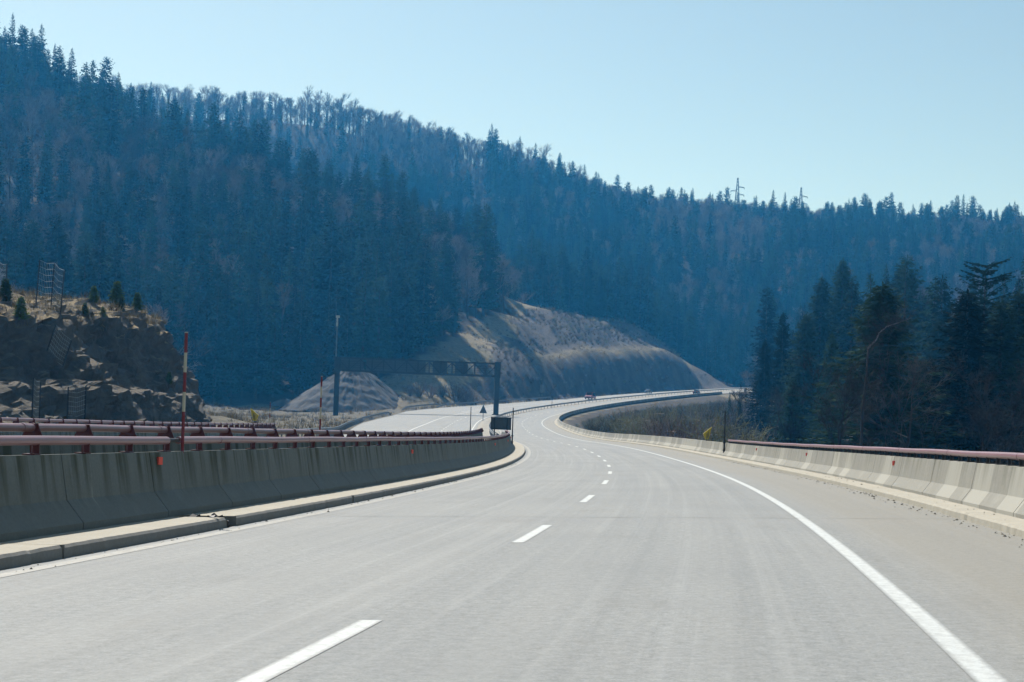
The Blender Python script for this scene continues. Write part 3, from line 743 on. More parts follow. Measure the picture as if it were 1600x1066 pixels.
def sign_back(name, label, cat, base, w, h, zc, legs, tri=False, rz=0.0, thick=.05, mat='signback', frame=True):
    t = empty(name, base, rz); tag(t, label, cat)
    mb = MB()
    if tri:
        mb.prism([(-w / 2, 0, zc - h / 2), (w / 2, 0, zc - h / 2), (0.03, 0, zc + h / 2), (-.03, 0, zc + h / 2)], (0, -thick, 0), (0, 0, 0))
        mb.box((0, -thick - .02, zc - h * .2), (w * .6, .03, .06)); mb.box((0, -thick - .02, zc + h * .05), (w * .35, .03, .06))
    else:
        mb.box((0, 0, zc), (w, thick, h))
    mb.build('panel', M[mat], t)
    if frame and not tri:
        mb = MB()
        for z in (-1, 1): mb.box((0, -thick / 2 - .04, zc + z * (h / 2 - .05)), (w * 1.02, .08, .10))
        for x in (-1, 1): mb.box((x * (w / 2 - .35), -thick / 2 - .04, zc), (.10, .076, h))
        mb.box((w / 2 - .03, -thick / 2 - .02, zc), (.06, .04, h)); mb.box((-w / 2 + .03, -thick / 2 - .02, zc), (.06, .04, h))
        mb.build('frame', M['gantry'], t)
    for x in legs:
        mb = MB(); zt = zc + (h * .3 if tri else h * .45); mb.tube([(x, -thick - .1 if not tri else .06, -.4), (x, -thick - .1 if not tri else .06, zt)], .05, 8); mb.build('post', M['gantry'], t)
    return t
p = W(779.5, 686, 150); zg = p[2]
sb = sign_back('road_sign', 'grey back of a rectangular sign board on two posts in the median', 'road sign', rd(150, -5.35, -.1), 1.85, 1.12, 1.83, (-.58, .58), rz=-heading(150) + .03)
sign_back('warning_sign', 'dark back of a triangular warning sign on one post beside the median guardrail', 'road sign', rd(292, -6.95, 0), 1.35, 1.45, 2.05, (0,), tri=True, rz=0)
sign_back('marker_sign', 'small dark square sign on a thin post far along the median', 'road sign', rd(398, -4.6, 0), .75, .55, 2.55, (0,), rz=0, frame=False)
sign_back('road_sign', 'pale upright panel standing on the verge below the dark cut slope', 'road sign', rd(455, -21.5, .4), 1.45, 2.15, 2.7, (-.45, .45), rz=0, mat='steel', frame=False)

def yellow_marker(label, s, w, z0, flip):
    t = empty('yellow_marker', rd(s, w, 0)); tag(t, label, 'marker sign')
    f = -1 if flip else 1
    mb = MB()
    # folded plate: sloping roof edge above a tapering body, seen almost edge-on
    poly = [(-.24 * f, 0, z0 + .34), (.22 * f, 0, z0 + .72), (.19 * f, 0, z0 + .55), (.06 * f, 0, z0 + .02), (-.12 * f, 0, z0 + .02), (-.22 * f, 0, z0 + .22)]
    mb.prism(poly, (0, -.03, 0), (0, .03, 0))
    mb.build('plate', M['yellow'], t)
    mb = MB(); mb.prism([(-.26 * f, 0, z0 + .35), (.23 * f, 0, z0 + .75), (.22 * f, 0, z0 + .70), (-.25 * f, 0, z0 + .31)], (0, -.07, 0), (0, .07, 0)); mb.build('roof_edge', M['yellow'], t)
    mb = MB(); mb.tube([(-.06 * f, .06, -.2), (-.06 * f, .06, z0 + .2)], .025, 8); mb.build('post', M['darkm'], t)
    mb = MB()
    for k in range(3): mb.box((-.05 * f + .05 * k * f, -.045, z0 + .2 + .06 * k), (.02, .02, .3))
    mb.build('rib', M['darkm'], t)
yellow_marker('yellow plate marker standing above the right barrier, left of the pipe rail end', 95, 6.5, .82, False)
yellow_marker('yellow plate marker behind the far left pipe rail, before the dry field', 95, -19.9, 1.30, True)

# ------------------------------------------------------------------ vehicles
def car(name, label, cat, s, w, toward, paint, L=4.3, Wd=1.75, H=1.5, van=False):
    t = empty(name, rd(s, w, 0), -heading(s) + (math.pi if toward else 0)); tag(t, label, cat)
    # x right, y forward
    if van: side = [(-L/2, .35), (-L/2, .95), (-L/2 + .12, H - .08), (-L/2 + .5, H), (L/2 - 1.6, H), (L/2 - .95, 1.12), (L/2 - .2, .95), (L/2, .7), (L/2, .32)]
    else: side = [(-L/2, .35), (-L/2, .85), (-L/2 + .7, .95), (-L/2 + 1.15, H - .05), (-L/2 + 1.6, H), (L/2 - 2.0, H), (L/2 - 1.2, .95), (L/2 - .15, .78), (L/2, .6), (L/2, .32)]
    mb = MB(); n = len(side)
    V = []
    for x, k in ((-Wd/2, 0), (-Wd/2 + .06, 1), (Wd/2 - .06, 1), (Wd/2, 0)):
        for (y, z) in side:
            inset = max(0, (z - .95)) * .22 * (1 if x < 0 else -1)
            V.append((x + inset, y * (1.0 if k else .985), z if k else z - .03))
    Fs = []
    for r_ in range(3):
        for k in range(n): Fs.append((r_ * n + k, (r_ + 1) * n + k, (r_ + 1) * n + (k + 1) % n, r_ * n + (k + 1) % n))
    Fs += [tuple(range(n - 1, -1, -1)), tuple(3 * n + k for k in range(n))]
    mb.add(V, Fs); mb.build('body', paint, t)
    fy0, fy1 = (L/2 - 1.6, L/2 - .95) if van else (L/2 - 2.0, L/2 - 1.2)
    def pane(nm, pts): m_ = MB(); m_.prism(pts, (0, 0, 0), (0, .02, .02)); m_.build(nm, M['glass'], t)
    zt = H - .06
    pane('windscreen', [(-Wd*.36, fy0 + .1, zt), (Wd*.36, fy0 + .1, zt), (Wd*.43, fy1 + .02, 1.04), (-Wd*.43, fy1 + .02, 1.04)])
    yb0, yb1 = (-L/2 + .02, -L/2 + .1) if van else (-L/2 + .72, -L/2 + 1.12)
    m_ = MB(); m_.prism([(-Wd*.4, yb0, 1.0), (Wd*.4, yb0, 1.0), (Wd*.36, yb1, zt), (-Wd*.36, yb1, zt)], (0, -.03, .01), (0, 0, 0)); m_.build('rear_window', M['glass'], t)
    for sx in (-1, 1):
        m_ = MB(); m_.prism([(sx*Wd*.47, yb1 + .1, 1.02), (sx*Wd*.47, fy1 - .25, 1.02), (sx*Wd*.42, fy0 - .05, zt), (sx*Wd*.42, yb1 + .4, zt)], (0, 0, 0), (sx*.035, 0, 0)); m_.build('side_window', M['glass'], t)
        m_ = MB(); m_.box((sx*(Wd/2 - .3), L/2 - .02, .68), (.36, .1, .16)); m_.build('headlight', M['lamp'], t)
        m_ = MB(); m_.box((sx*(Wd/2 - .2), -L/2 + .0, .8), (.24, .08, .22)); m_.build('tail_light', M['reflector'], t)
        for yy in (-L/2 + .8, L/2 - .85):
            m_ = MB(); m_.tube([(sx*(Wd/2 - .2), yy, .32), (sx*(Wd/2 + .01), yy, .32)], .32, 16); wh = m_.build('wheel', M['rubber'], t)
            m_ = MB(); m_.tube([(sx*(Wd/2 + .01), yy, .32), (sx*(Wd/2 + .025), yy, .32)], .19, 12); m_.build('rim', M['steel'], wh)
    m_ = MB(); m_.box((0, L/2 + .01, .45), (Wd*.9, .1, .2)); m_.build('bumper', M['rubber'], t)
    return t
car('parked_van' if False else 'van', 'pale red van with white headlamps coming towards us on the opposite carriageway', 'van', 468, -11.3, True, M['carred'], 4.9, 2.0, 2.0, True)
car('car', 'small dark car far ahead on our carriageway', 'car', 548, .9, False, M['cargrey'], 3.9, 1.6, 1.45)
car('car', 'small dark car far along the opposite carriageway, near the verge', 'car', 545, -14.6, True, M['cargrey'], 3.9, 1.6, 1.4)

# ------------------------------------------------------------------ power pylons on the ridge
def pylon(label, px, ytop, Y):
    top = Vector(W(px, ytop, Y)); H = 34.0
    t = empty('power_pylon', (top.x, top.y, top.z - H)); tag(t, label, 'pylon', 'power pylons on the far ridge')
    mb = MB(); hw = lambda z: 2.3 * (1 - z / H) + .28
    zs = [0, 5, 9.5, 13.5, 17, 20, 22.5, 25, 27.5, 30, 32, 34]
    for sx, sy in ((1, 1), (1, -1), (-1, 1), (-1, -1)): mb.tube([(sx*hw(z), sy*hw(z), z) for z in zs], .16, 4)
    for i in range(len(zs) - 1):
        a, b = hw(zs[i]), hw(zs[i + 1])
        for (p_, q_) in (((-1, -1), (1, -1)), ((1, -1), (1, 1)), ((1, 1), (-1, 1)), ((-1, 1), (-1, -1))):
            mb.tube([(p_[0]*a, p_[1]*a, zs[i]), (q_[0]*b, q_[1]*b, zs[i+1])], .08, 4); mb.tube([(q_[0]*a, q_[1]*a, zs[i]), (p_[0]*b, p_[1]*b, zs[i+1])], .08, 4)
    mb.build('lattice_tower', M['darkm'], t)
    for z, sg in ((27.5, 1), (25, -1), (22.5, 1)):
        mb = MB(); mb.tube([(0, 0, z), (sg*4.6, 0, z - .1)], .18, 4); mb.tube([(0, 0, z + 1), (sg*4.6, 0, z)], .14, 4); mb.tube([(sg*4.5, 0, z), (sg*4.5, 0, z - 1.1)], .2, 5); mb.build('crossarm', M['darkm'], t)
    return t
pylon('lattice power pylon on the ridge, left of the pair', 1153, 278, 1130)
pylon('lattice power pylon on the ridge, right of the pair', 1252, 293, 1170)

# ------------------------------------------------------------------ rocky cliff left of the road
def cliff():
    path = [(-40, 40), (-31, 62), (-25.5, 80), (-22.8, 96), (-21.6, 110), (-21.4, 120), (-22.2, 127.5), (-25.8, 133), (-32, 137), (-45, 141), (-60, 150)]
    P = np.array(path, float); dl = np.concatenate([[0], np.cumsum(np.hypot(*np.diff(P, axis=0).T))])
    nu, nv = 230, 96
    us = np.linspace(0, dl[-1], nu); X = np.interp(us, dl, P[:, 0]); Y = np.interp(us, dl, P[:, 1])
    for _ in range(6):
        X[1:-1] = (X[:-2] + 2*X[1:-1] + X[2:]) / 4; Y[1:-1] = (Y[:-2] + 2*Y[1:-1] + Y[2:]) / 4
    tx = np.gradient(X); ty = np.gradient(Y); l = np.hypot(tx, ty); nx_, ny_ = -ty / l, tx / l           # inwards (left of path)
    V = []
    for i in range(nu):
        y = Y[i]
        zt = float(np.interp(y, [40, 70, 90, 105, 118, 127, 134, 150], [6.5, 7.2, 7.7, 8.4, 9.6, 9.9, 9.0, 7.5]))
        zb = float(np.interp(y, [40, 100, 150], [-0.6, 0.0, 1.0]))
        tal = float(np.interp(y, [70, 86, 98], [1.0, 0.9, 0.0]))
        bench = float(np.interp(us[i], [0, dl[5], dl[6], dl[8]], [1, 1, .5, .4]))
        en = float(np.interp(us[i], [dl[4], dl[6]], [0, 1]))
        bench *= 1 - .6*en; zt -= .5*en
        prof = [(-1.5, zb - 1.5), (0, zb), (.9 + 3.2*tal + .3*en, 2.6 - .3*tal), (1.1 + 4.2*tal + .5*en, 3.3), (2.6*bench + .6 + 5*tal + .7*en, 3.75), (3.6*bench + 1.0 + 5.6*tal + .8*en, 5.6), (4.0*bench + 1.5 + 5.8*tal + 1.2*en, zt - .8*en - .5), (4.6*bench + 2.2 + 6.2*tal + 2.0*en, zt), (13 + 4*tal, zt + .9), (30, zt + 2.2), (60, zt + 3)]
        A = np.array(prof); L = np.concatenate([[0], np.cumsum(np.hypot(*np.diff(A, axis=0).T) * np.array([1, 1, 1, 1, 1, 1, 1, .55, .25, .12]))])
        q = np.linspace(0, L[-1], nv); st = np.interp(q, L, A[:, 0]); zz = np.interp(q, L, A[:, 1])
        for j in range(nv):
            x0, y0, z0 = X[i] + nx_[i]*st[j], Y[i] + ny_[i]*st[j], zz[j]
            v = Vector((x0, y0, z0))
            k = 1.0 if st[j] < 9 else max(.35, 1 - (st[j] - 9) / 14)
            d = mnoise.noise(v * .22) * 1.3 + mnoise.ridged_multi_fractal(v * .45, 1.0, 2.1, 5, 1.0, 2.0) * .45 - .6 + mnoise.noise(v * 1.6) * .35 + mnoise.noise(Vector((v.x, v.y, v.z*2.2)) * .9) * .45 + mnoise.noise(v * 3.1) * .15
            d *= k
            V.append((x0 - nx_[i]*d*.9, y0 - ny_[i]*d*.9, z0 + d*.35 + mnoise.noise(v * .8) * .3 * k))
    Fs = [(i*nv + j, (i+1)*nv + j, (i+1)*nv + j + 1, i*nv + j + 1) for i in range(nu - 1) for j in range(nv - 1)]
    mb = MB(); mb.add(V, Fs); o = mb.build('rocky_cliff', M['rock']); tag(o, kind='structure')
    return np.array(V).reshape(nu, nv, 3)
CL = cliff()

# gravel heap beside the gantry
def heap():
    b0 = Vector(W(552, 640, 398)); top = Vector(W(563, 566, 398)); H = top.z - b0.z + 1.0
    mb = MB(); nr, na = 40, 120; V = []; Fs = []
    for r in range(nr + 1):
        for a in range(na):
            th = 2*math.pi*a/na; f = r / nr
            rad = 17.0 * (1 + .10*math.sin(th*2 + .5) + .05*math.sin(th*5)) * f
            x, y = rad*math.cos(th)*(1.06 if math.cos(th) < 0 else .95), rad*math.sin(th)*1.1
            z = H * (1 - f) if f > .12 else H * (.88 + .045*(1 - f/.12))
            g = mnoise.noise(Vector((th*6, f*2.5, 3))) * .25 + mnoise.noise(Vector((th*17, f*6, 7))) * .3 + mnoise.noise(Vector((x*.9, y*.9, 5))) * .25
            V.append((x, y, z + g*(min(1, f*3))*(1 - f*.5) - 1.0 + .4*mnoise.noise(Vector((x*.5, y*.5, 0)))))
    for r in range(nr):
        for a in range(na): Fs.append((r*na + a, (r+1)*na + a, (r+1)*na + (a+1) % na, r*na + (a+1) % na))
    mb.add(V, Fs); o = mb.build('gravel_heap', M['gravel']); o.location = b0
    tag(o, 'large conical heap of grey gravel at the foot of the forest, behind the gantry beam', 'gravel heap')
    mb = MB(); V = []; Fs = []
    for r in range(9):
        for a in range(24):
            th = 2*math.pi*a/24; f = r/8; V.append((3.2*f*math.cos(th)*1.3, 2.6*f*math.sin(th), 1.9*(1 - f**1.4) + .3*mnoise.noise(Vector((th*2, f*3, 1))) - .3))
    for r in range(8):
        for a in range(24): Fs.append((r*24 + a, (r+1)*24 + a, (r+1)*24 + (a+1) % 24, r*24 + (a+1) % 24))
    mb.add(V, Fs); o = mb.build('gravel_heap', M['gravel']); o.location = W(446, 633, 392)
    tag(o, 'low dark heap of earth at the left foot of the big gravel cone', 'gravel heap')
heap()

# rockfall fences on the cliff
def cliff_at(px, py):
    c, s = math.cos(ROLL), math.sin(ROLL)
    P = CL.reshape(-1, 3); X, Y, Z = P[:, 0], P[:, 1], P[:, 2] - CAM_H
    u = 800 + F*(X*c + Z*s)/Y; v = 533 + V0 - F*(-X*s + Z*c)/Y
    d = np.hypot(u - px, v - py); near = d < 9
    if not near.any(): return Vector(P[d.argmin()])
    idx = np.where(near)[0]; return Vector(P[idx[Y[idx].argmin()]])
def rock_fence(label, pts, h, n, lean=0.0):
    A = [cliff_at(*p) for p in pts]; base = A[0].copy(); t = empty('rockfall_fence', base); tag(t, label, 'rockfall fence')
    up = Vector((lean, 0, 1)).normalized()
    for a in A:
        mb = MB(); mb.tube([a - base - up*.3, a - base + up*h], .04, 6); mb.build('post', M['darkm'], t)
    mb = MB()
    for i in range(len(A) - 1):
        for k in range(n + 1):
            z = h*k/n; sag = .12
            p0, p1 = A[i] - base + up*z, A[i+1] - base + up*z; m_ = (p0 + p1)/2 - Vector((0, 0, sag))
            mb.tube([p0, m_, p1], .011, 4)
        for k in range(1, 9):
            p0 = A[i].lerp(A[i+1], k/9) - base; mb.tube([p0 + up*.05, p0 + up*h*.97], .007, 3)
    mb.build('net', M['net'], t)
rock_fence('rockfall fence of posts and cables on the grassy cliff top', [(62, 466), (75, 474), (92, 482)], 2.6, 7, .05)
rock_fence('rockfall fence hanging down the dark cliff face', [(70, 556), (92, 566)], 1.6, 7, .3)
rock_fence('small rockfall fence low on the cliff, with pale slanting cables', [(112, 652), (133, 652)], 1.6, 6, .0)
rock_fence('rockfall net on the sunlit rubble at the foot of the cliff', [(50, 650), (66, 652)], 2.2, 8, .0)
rock_fence('two posts of a rockfall fence at the left edge of the cliff top', [(4, 440), (9, 444)], 2.0, 5, .0)

# ------------------------------------------------------------------ vegetation prototypes
class Leafy:
    def __init__(s): s.v = []; s.f = []
    def tri(s, a, b, c): n = len(s.v); s.v += [a, b, c]; s.f.append((n, n+1, n+2))
    def quad(s, a, b, c, d): n = len(s.v); s.v += [a, b, c, d]; s.f.append((n, n+1, n+2, n+3))
    def mesh(s, name, mat):
        me = bpy.data.meshes.new(name); me.from_pydata([tuple(p) for p in s.v], [], s.f); me.materials.append(mat); me.update(); return me
def rv(r): return Vector((r.uniform(-1, 1), r.uniform(-1, 1), r.uniform(-1, 1)))

def conifer_mesh(seed, H=25.0, Rm=3.6, whorls=26, per=7, sprays=7, size=.9, base=.08, shape=.85, sparse=0.0, thin=1.0):
    r = random.Random(seed); lf = Leafy(); tr = MB()
    bend = r.uniform(-.012, .012)
    ax = lambda z: Vector((bend*z*z/H, 0, z))
    tr.tube([ax(-1), ax(H*.3), ax(H*.7), ax(H*.99)], [H*.016, H*.012, H*.006, .02], 6)
    lob = [r.uniform(.75, 1.2) for _ in range(9)]; bl = [r.uniform(.7, 1.25) for _ in range(8)]
    n_b = whorls*per
    for i in range(n_b):
        f = base + (1 - base)*((i + r.random())/n_b)**1.05*.985
        if r.random() < sparse: continue
        z = f*H; th = i*2.39996 + r.uniform(-.4, .4)
        rad = Rm*((1 - f)**shape)*min(1.0, .55 + 1.8*f)*(lob[int(f*8.99)]*.5 + .5)*(bl[int((th % 6.2831)/6.2832*7.99)]*.35 + .65)
        L = rad*r.uniform(.55, 1.15) + .12*H/25
        dr = r.uniform(.2, .55) if f < .75 else r.uniform(-.55, .05) - (f - .75)*1.2
        o = Vector((math.cos(th), math.sin(th), 0)); sd = Vector((-o.y, o.x, 0)); c = ax(z)
        def bp(t): return c + o*(L*t) + Vector((0, 0, -dr*L*t + .24*L*t*t))
        p1 = bp(1.0)
        lf.quad(c + sd*.04, c - sd*.04, p1 - sd*.012, p1 + sd*.012)
        n = max(2, int(sprays*(L/Rm + .3)))
        for j in range(n):
            t = (j + r.uniform(.1, 1))/n; p = bp(t)
            for sg in (-1, 1):
                ln = min(size, .22 + .42*L)*(1.15 - .5*t)*r.uniform(.55, 1.25); wd = .2*ln*thin*r.uniform(.8, 1.6)
                d = (o*r.uniform(.45, 1.0) + sd*sg*r.uniform(.3, 1.0) + Vector((0, 0, r.uniform(-.7, .25)))).normalized()
                n_ = d.cross(rv(r)).normalized()
                lf.quad(p, p + d*ln*.45 + n_*wd, p + d*ln, p + d*ln*.5 - n_*wd)
    for k in range(14):
        q = k/14; d = (rv(r)*.6*(1 - q) + Vector((0, 0, .55 + q))).normalized(); p = ax(H*(.93 + .065*q)); e = p + d*(.7 - .3*q)*H/25*1.3; n_ = d.cross(rv(r)).normalized()*.07*H/25; lf.quad(p, p.lerp(e, .5) + n_, e, p.lerp(e, .5) - n_)
    return tr, lf

def bare_mesh(seed, H=20.0, spread=.30, depth=5, fork=3, r0=.22, clear=.35, twigs=3, tw=1.0):
    r = random.Random(seed); tr = MB(); lf = Leafy()
    def strip(a, b, w):
        d = (b - a); n = d.cross(rv(r)); n = n.normalized()*w if n.length > 1e-6 else Vector((w, 0, 0))
        lf.quad(a - n, a + n, b + n*.45, b - n*.45)
    def grow(p, d, L, rad, lv):
        q = p + d*L*.5 + rv(r)*L*.05; e = q + (d + rv(r)*.16).normalized()*L*.5
        if lv <= 1: tr.tube([p, q, e], [rad, rad*.82, rad*.62], 5, caps=False)
        else: strip(p, q, rad); strip(q, e, rad*.75)
        if lv >= depth:
            for _ in range(twigs):
                t = p.lerp(e, r.random()); dd = (d*.7 + rv(r)).normalized(); strip(t, t + dd*L*r.uniform(.4, .9), rad*.7)
            return
        n = fork + (1 if r.random() < .4 else 0)
        for k in range(n):
            t = .45 + .55*(k + r.random())/n; st = p.lerp(e, t)
            dd = (d*.75 + rv(r)*(spread*2.2) + Vector((0, 0, .28))).normalized()
            grow(st, dd, L*r.uniform(.5, .78), max(.016*tw, rad*.55), lv + 1)
        grow(e, (d + rv(r)*.2 + Vector((0, 0, .1))).normalized(), L*.62, max(.016*tw, rad*.6), lv + 1)
    base = Vector((0, 0, -.6)); top = Vector((r.uniform(-.4, .4), r.uniform(-.4, .4), H*clear))
    tr.tube([base, base.lerp(top, .5), top], [r0*1.25, r0, r0*.85], 7)
    grow(top, Vector((r.uniform(-.05, .05), r.uniform(-.05, .05), 1)).normalized(), H*(1 - clear)*.42, r0*.82, 1)
    for k in range(3):
        st = base.lerp(top, r.uniform(.6, 1.0)); grow(st, (rv(r)*.7 + Vector((0, 0, .6))).normalized(), H*.22, r0*.42, 2)
    return tr, lf

def shrub_mesh(seed, H=3.0, n=26, leaves=0):
    r = random.Random(seed); lf = Leafy()
    for i in range(n):
        th = r.uniform(0, 6.28); o = Vector((math.cos(th), math.sin(th), 0)); p = o*r.uniform(0, .35)
        d = (o*r.uniform(.1, .75) + Vector((0, 0, 1))).normalized(); L = H*r.uniform(.55, 1.05); w = .02
        e = p + d*L; n_ = d.cross(rv(r)).normalized()
        lf.quad(p - n_*w*1.6, p + n_*w*1.6, e + n_*w*.4, e - n_*w*.4)
        for k in range(7):
            t = p.lerp(e, r.uniform(.25, 1)); dd = (d*.8 + rv(r)*.8).normalized(); ln = H*r.uniform(.12, .32); m_ = dd.cross(rv(r)).normalized()*.014
            lf.quad(t - m_, t + m_, t + dd*ln + m_*.3, t + dd*ln - m_*.3)
            for q in range(leaves):
                t2 = t + dd*ln*r.random() + rv(r)*.06; a = rv(r)*.085; b = rv(r)*.085; lf.tri(t2, t2 + a, t2 + b)
    return lf

def mesh_of(mb, name, mat):
    o = mb.build(name, mat); me = o.data; bpy.data.objects.remove(o); return me

near_con = []; mid_con = []
for i, kw in enumerate([dict(H=25, Rm=7.2, whorls=48, per=10, sprays=18, size=.75, shape=.85, thin=.7), dict(H=25, Rm=6.0, whorls=46, per=10, sprays=17, size=.75, sparse=.06, thin=.7, shape=.85), dict(H=25, Rm=6.4, whorls=46, per=10, sprays=16, size=.75, shape=.78, thin=.7)]):
    t_, l_ = conifer_mesh(100 + i, **kw); near_con.append((mesh_of(t_, 'conifer_trunk', M['bark']), l_.mesh('conifer_crown', M['fir'])))
for i, kw in enumerate([dict(H=25, Rm=4.4, shape=.8), dict(H=25, Rm=3.8, sparse=.12, shape=.7), dict(H=25, Rm=4.4, shape=.55, sparse=.05), dict(H=25, Rm=3.7, shape=.45, base=.15, sparse=.18)]):
    t_, l_ = conifer_mesh(200 + i, whorls=30, per=7, sprays=7, size=1.1, **kw); mid_con.append((mesh_of(t_, 'conifer_trunk', M['bark']), l_.mesh('conifer_crown', M['fir'])))
def layered_mesh(seed, H=25.0, Rm=4.6):
    r = random.Random(seed); lf = Leafy(); tr = MB(); tr.tube([(0, 0, -1), (0, 0, H*.6), (.1, 0, H*.97)], [.4, .22, .06], 7)
    for i in range(27):
        f = .2 + .77*i/26; z = f*H; per = 8
        for k in range(per):
            if r.random() < .12: continue
            th = 6.283*(k + r.uniform(-.3, .3))/per + i*.9; L = Rm*(1.0 if f < .8 else 1.0 - (f - .8)*1.6)*r.uniform(.6, 1.1)
            o = Vector((math.cos(th), math.sin(th), 0)); sd = Vector((-o.y, o.x, 0)); c = Vector((0, 0, z + r.uniform(-.3, .3))); up = r.uniform(-.05, .3) if f > .6 else r.uniform(-.3, .05)
            bp = lambda t: c + o*L*t + Vector((0, 0, up*L*t + .05*L*t*t))
            e = bp(1); lf.quad(c + Vector((0, 0, .07)), c - Vector((0, 0, .07)), e - Vector((0, 0, .02)), e + Vector((0, 0, .02)))
            for j in range(16):
                t = r.uniform(.2, 1.02); p = bp(t)
                for sg in (-1, 1):
                    ln = r.uniform(.3, .75)*(1.2 - .5*t); d = (o*r.uniform(.4, .9) + sd*sg*r.uniform(.4, 1) + Vector((0, 0, r.uniform(-.18, .28)))).normalized(); n_ = d.cross(rv(r)).normalized()*ln*.16
                    lf.quad(p, p + d*ln*.5 + n_, p + d*ln, p + d*ln*.5 - n_)
    return tr, lf
# old silver fir with open, flat layered crown
t_, l_ = layered_mesh(301); open_con = (mesh_of(t_, 'conifer_trunk', M['bark']), l_.mesh('conifer_crown', M['fir']))
near_bare = []; mid_bare = []
for i in range(3):
    t_, l_ = bare_mesh(400 + i, H=18, depth=5, fork=3, twigs=4); near_bare.append((mesh_of(t_, 'bare_trunk', M['bark']), l_.mesh('bare_crown', M['neartwig'])))
for i in range(4):
    t_, l_ = bare_mesh(500 + i, H=18, depth=4, fork=3, twigs=4, tw=2.6, spread=.26, r0=.2, clear=.42); mid_bare.append((mesh_of(t_, 'bare_trunk', M['bark']), l_.mesh('bare_crown', M['bare'])))
shrubs = [shrub_mesh(600 + i, 3.0, 40, (0, 2, 3)[i]).mesh('shrub_twigs', M['shrub' if i else 'bare']) for i in range(3)]
def pine_small(seed):
    t_, l_ = conifer_mesh(seed, H=2.6, Rm=.9, whorls=11, per=7, sprays=7, size=.34, base=.05, shape=.75, thin=1.2); return (mesh_of(t_, 'pine_trunk', M['bark']), l_.mesh('pine_crown', M['pine']))
pines = [pine_small(700), pine_small(701)]

def plant(name, proto, loc, scale, rz, label, cat, group=None, parts=('trunk', 'crown'), lean=0.0):
    t = empty(name, loc, rz); t.scale = (scale, scale, scale) if not isinstance(scale, tuple) else scale
    if lean: t.rotation_euler = (lean*math.cos(rz), lean*math.sin(rz), rz)
    tag(t, label, cat, group)
    for me, nm in zip(proto, parts):
        o = bpy.data.objects.new(nm, me); COL.objects.link(o); o.parent = t
    return t

# ------------------------------------------------------------------ where the trees stand
def pix(P):
    c, s = math.cos(ROLL), math.sin(ROLL); X, Y, Z = P[:, 0], P[:, 1], P[:, 2] - CAM_H
    return 800 + F*(X*c + Z*s)/Y, 533 + V0 - F*(-X*s + Z*c)/Y
def jitter(x0, x1, y0, y1, st, seed):
    g = np.random.default_rng(seed); a, b = np.meshgrid(np.arange(x0, x1, st), np.arange(y0, y1, st)); a = a.ravel(); b = b.ravel()
    return a + g.uniform(-.48, .48, len(a))*st, b + g.uniform(-.48, .48, len(b))*st
def zat(x, y):
    """height of the built ground (bilinear on its grid)"""
    i = np.clip(np.searchsorted(gx, x) - 1, 0, len(gx) - 2); j = np.clip(np.searchsorted(gy, y) - 1, 0, len(gy) - 2)
    fx = (x - gx[i])/(gx[i+1] - gx[i]); fy = (y - gy[j])/(gy[j+1] - gy[j])
    return (GZ[j, i]*(1-fx) + GZ[j, i+1]*fx)*(1-fy) + (GZ[j+1, i]*(1-fx) + GZ[j+1, i+1]*fx)*fy
TX = []; TY = []; DST = []
for (x0, x1, y0, y1, st, sd) in ((-260, 60, 330, 720, 5.8, 1), (-430, 130, 720, 1080, 6.6, 2), (-100, 420, 560, 1080, 6.8, 3), (120, 480, 900, 1400, 7.0, 4), (60, 230, 240, 560, 6.5, 5)):
    a, b = jitter(x0, x1, y0, y1, st, sd); TX.append(a); TY.append(b)
tx = np.concatenate(TX); ty = np.concatenate(TY)
# drop duplicates from overlapping boxes
key = (np.round(tx/4).astype(int)*100003 + np.round(ty/4).astype(int)); _, u = np.unique(key, return_index=True); tx, ty = tx[u], ty[u]
tz = zat(tx, ty)
s_, w_ = road_coords(tx, ty)
keep = ~clearing(tx, ty) & ~((w_ > -45) & (w_ < 12) & (s_ < 380)) & ~((w_ > -24) & (w_ < 14) & (s_ < 715)) & ~((ty < 575) & (w_ > 0) & (tx / ty < .148))
keep &= ~((ty < 480) & (tx < 0) & (tx > -80) & (ty < 396))
pxx, pyy = pix(np.stack([tx, ty, tz], -1)); keep &= (pxx > -90) & (pxx < 1690) & ~((tx > 40) & (ty < 430) & (pxx < 1300))
# dry bank beside the far end of the road stays mostly open
keep &= ~((tx > 52) & (tx < 92) & (ty > 360) & (ty < 570) & (w_ > 8) & (w_ < 22))
tx, ty, tz, pxx, pyy = tx[keep], ty[keep], tz[keep], pxx[keep], pyy[keep]
g = np.random.default_rng(11); n_t = len(tx)
spn = fbm(tx/55, ty/55, 31, 3); u01 = g.random(n_t)
far = ty > 720 + 0*tx
rid_bare = (far & (tx < -20) & (tx > -290) & (ty > 900))
is_bare = np.where(rid_bare, u01 < .9, np.where(far, u01 < np.clip((spn - .36)*6, .10, .85), u01 < np.clip((spn - .46)*8, .04, .85)))
hgt = np.where(is_bare, g.normal(18, 2.4, n_t), np.where(ty > 720, g.normal(21, 4.0, n_t), g.normal(24.5, 5.0, n_t))); hgt = np.clip(hgt, 9, 34)
hgt = hgt*(.72 + .56*fbm(tx/38, ty/38, 44, 3)); hgt = np.where(rid_bare & ~is_bare, hgt*.85, hgt)
thin_ = g.random(n_t) < np.clip((fbm(tx/24, ty/24, 66, 3) - .22)*5, .6, 1)
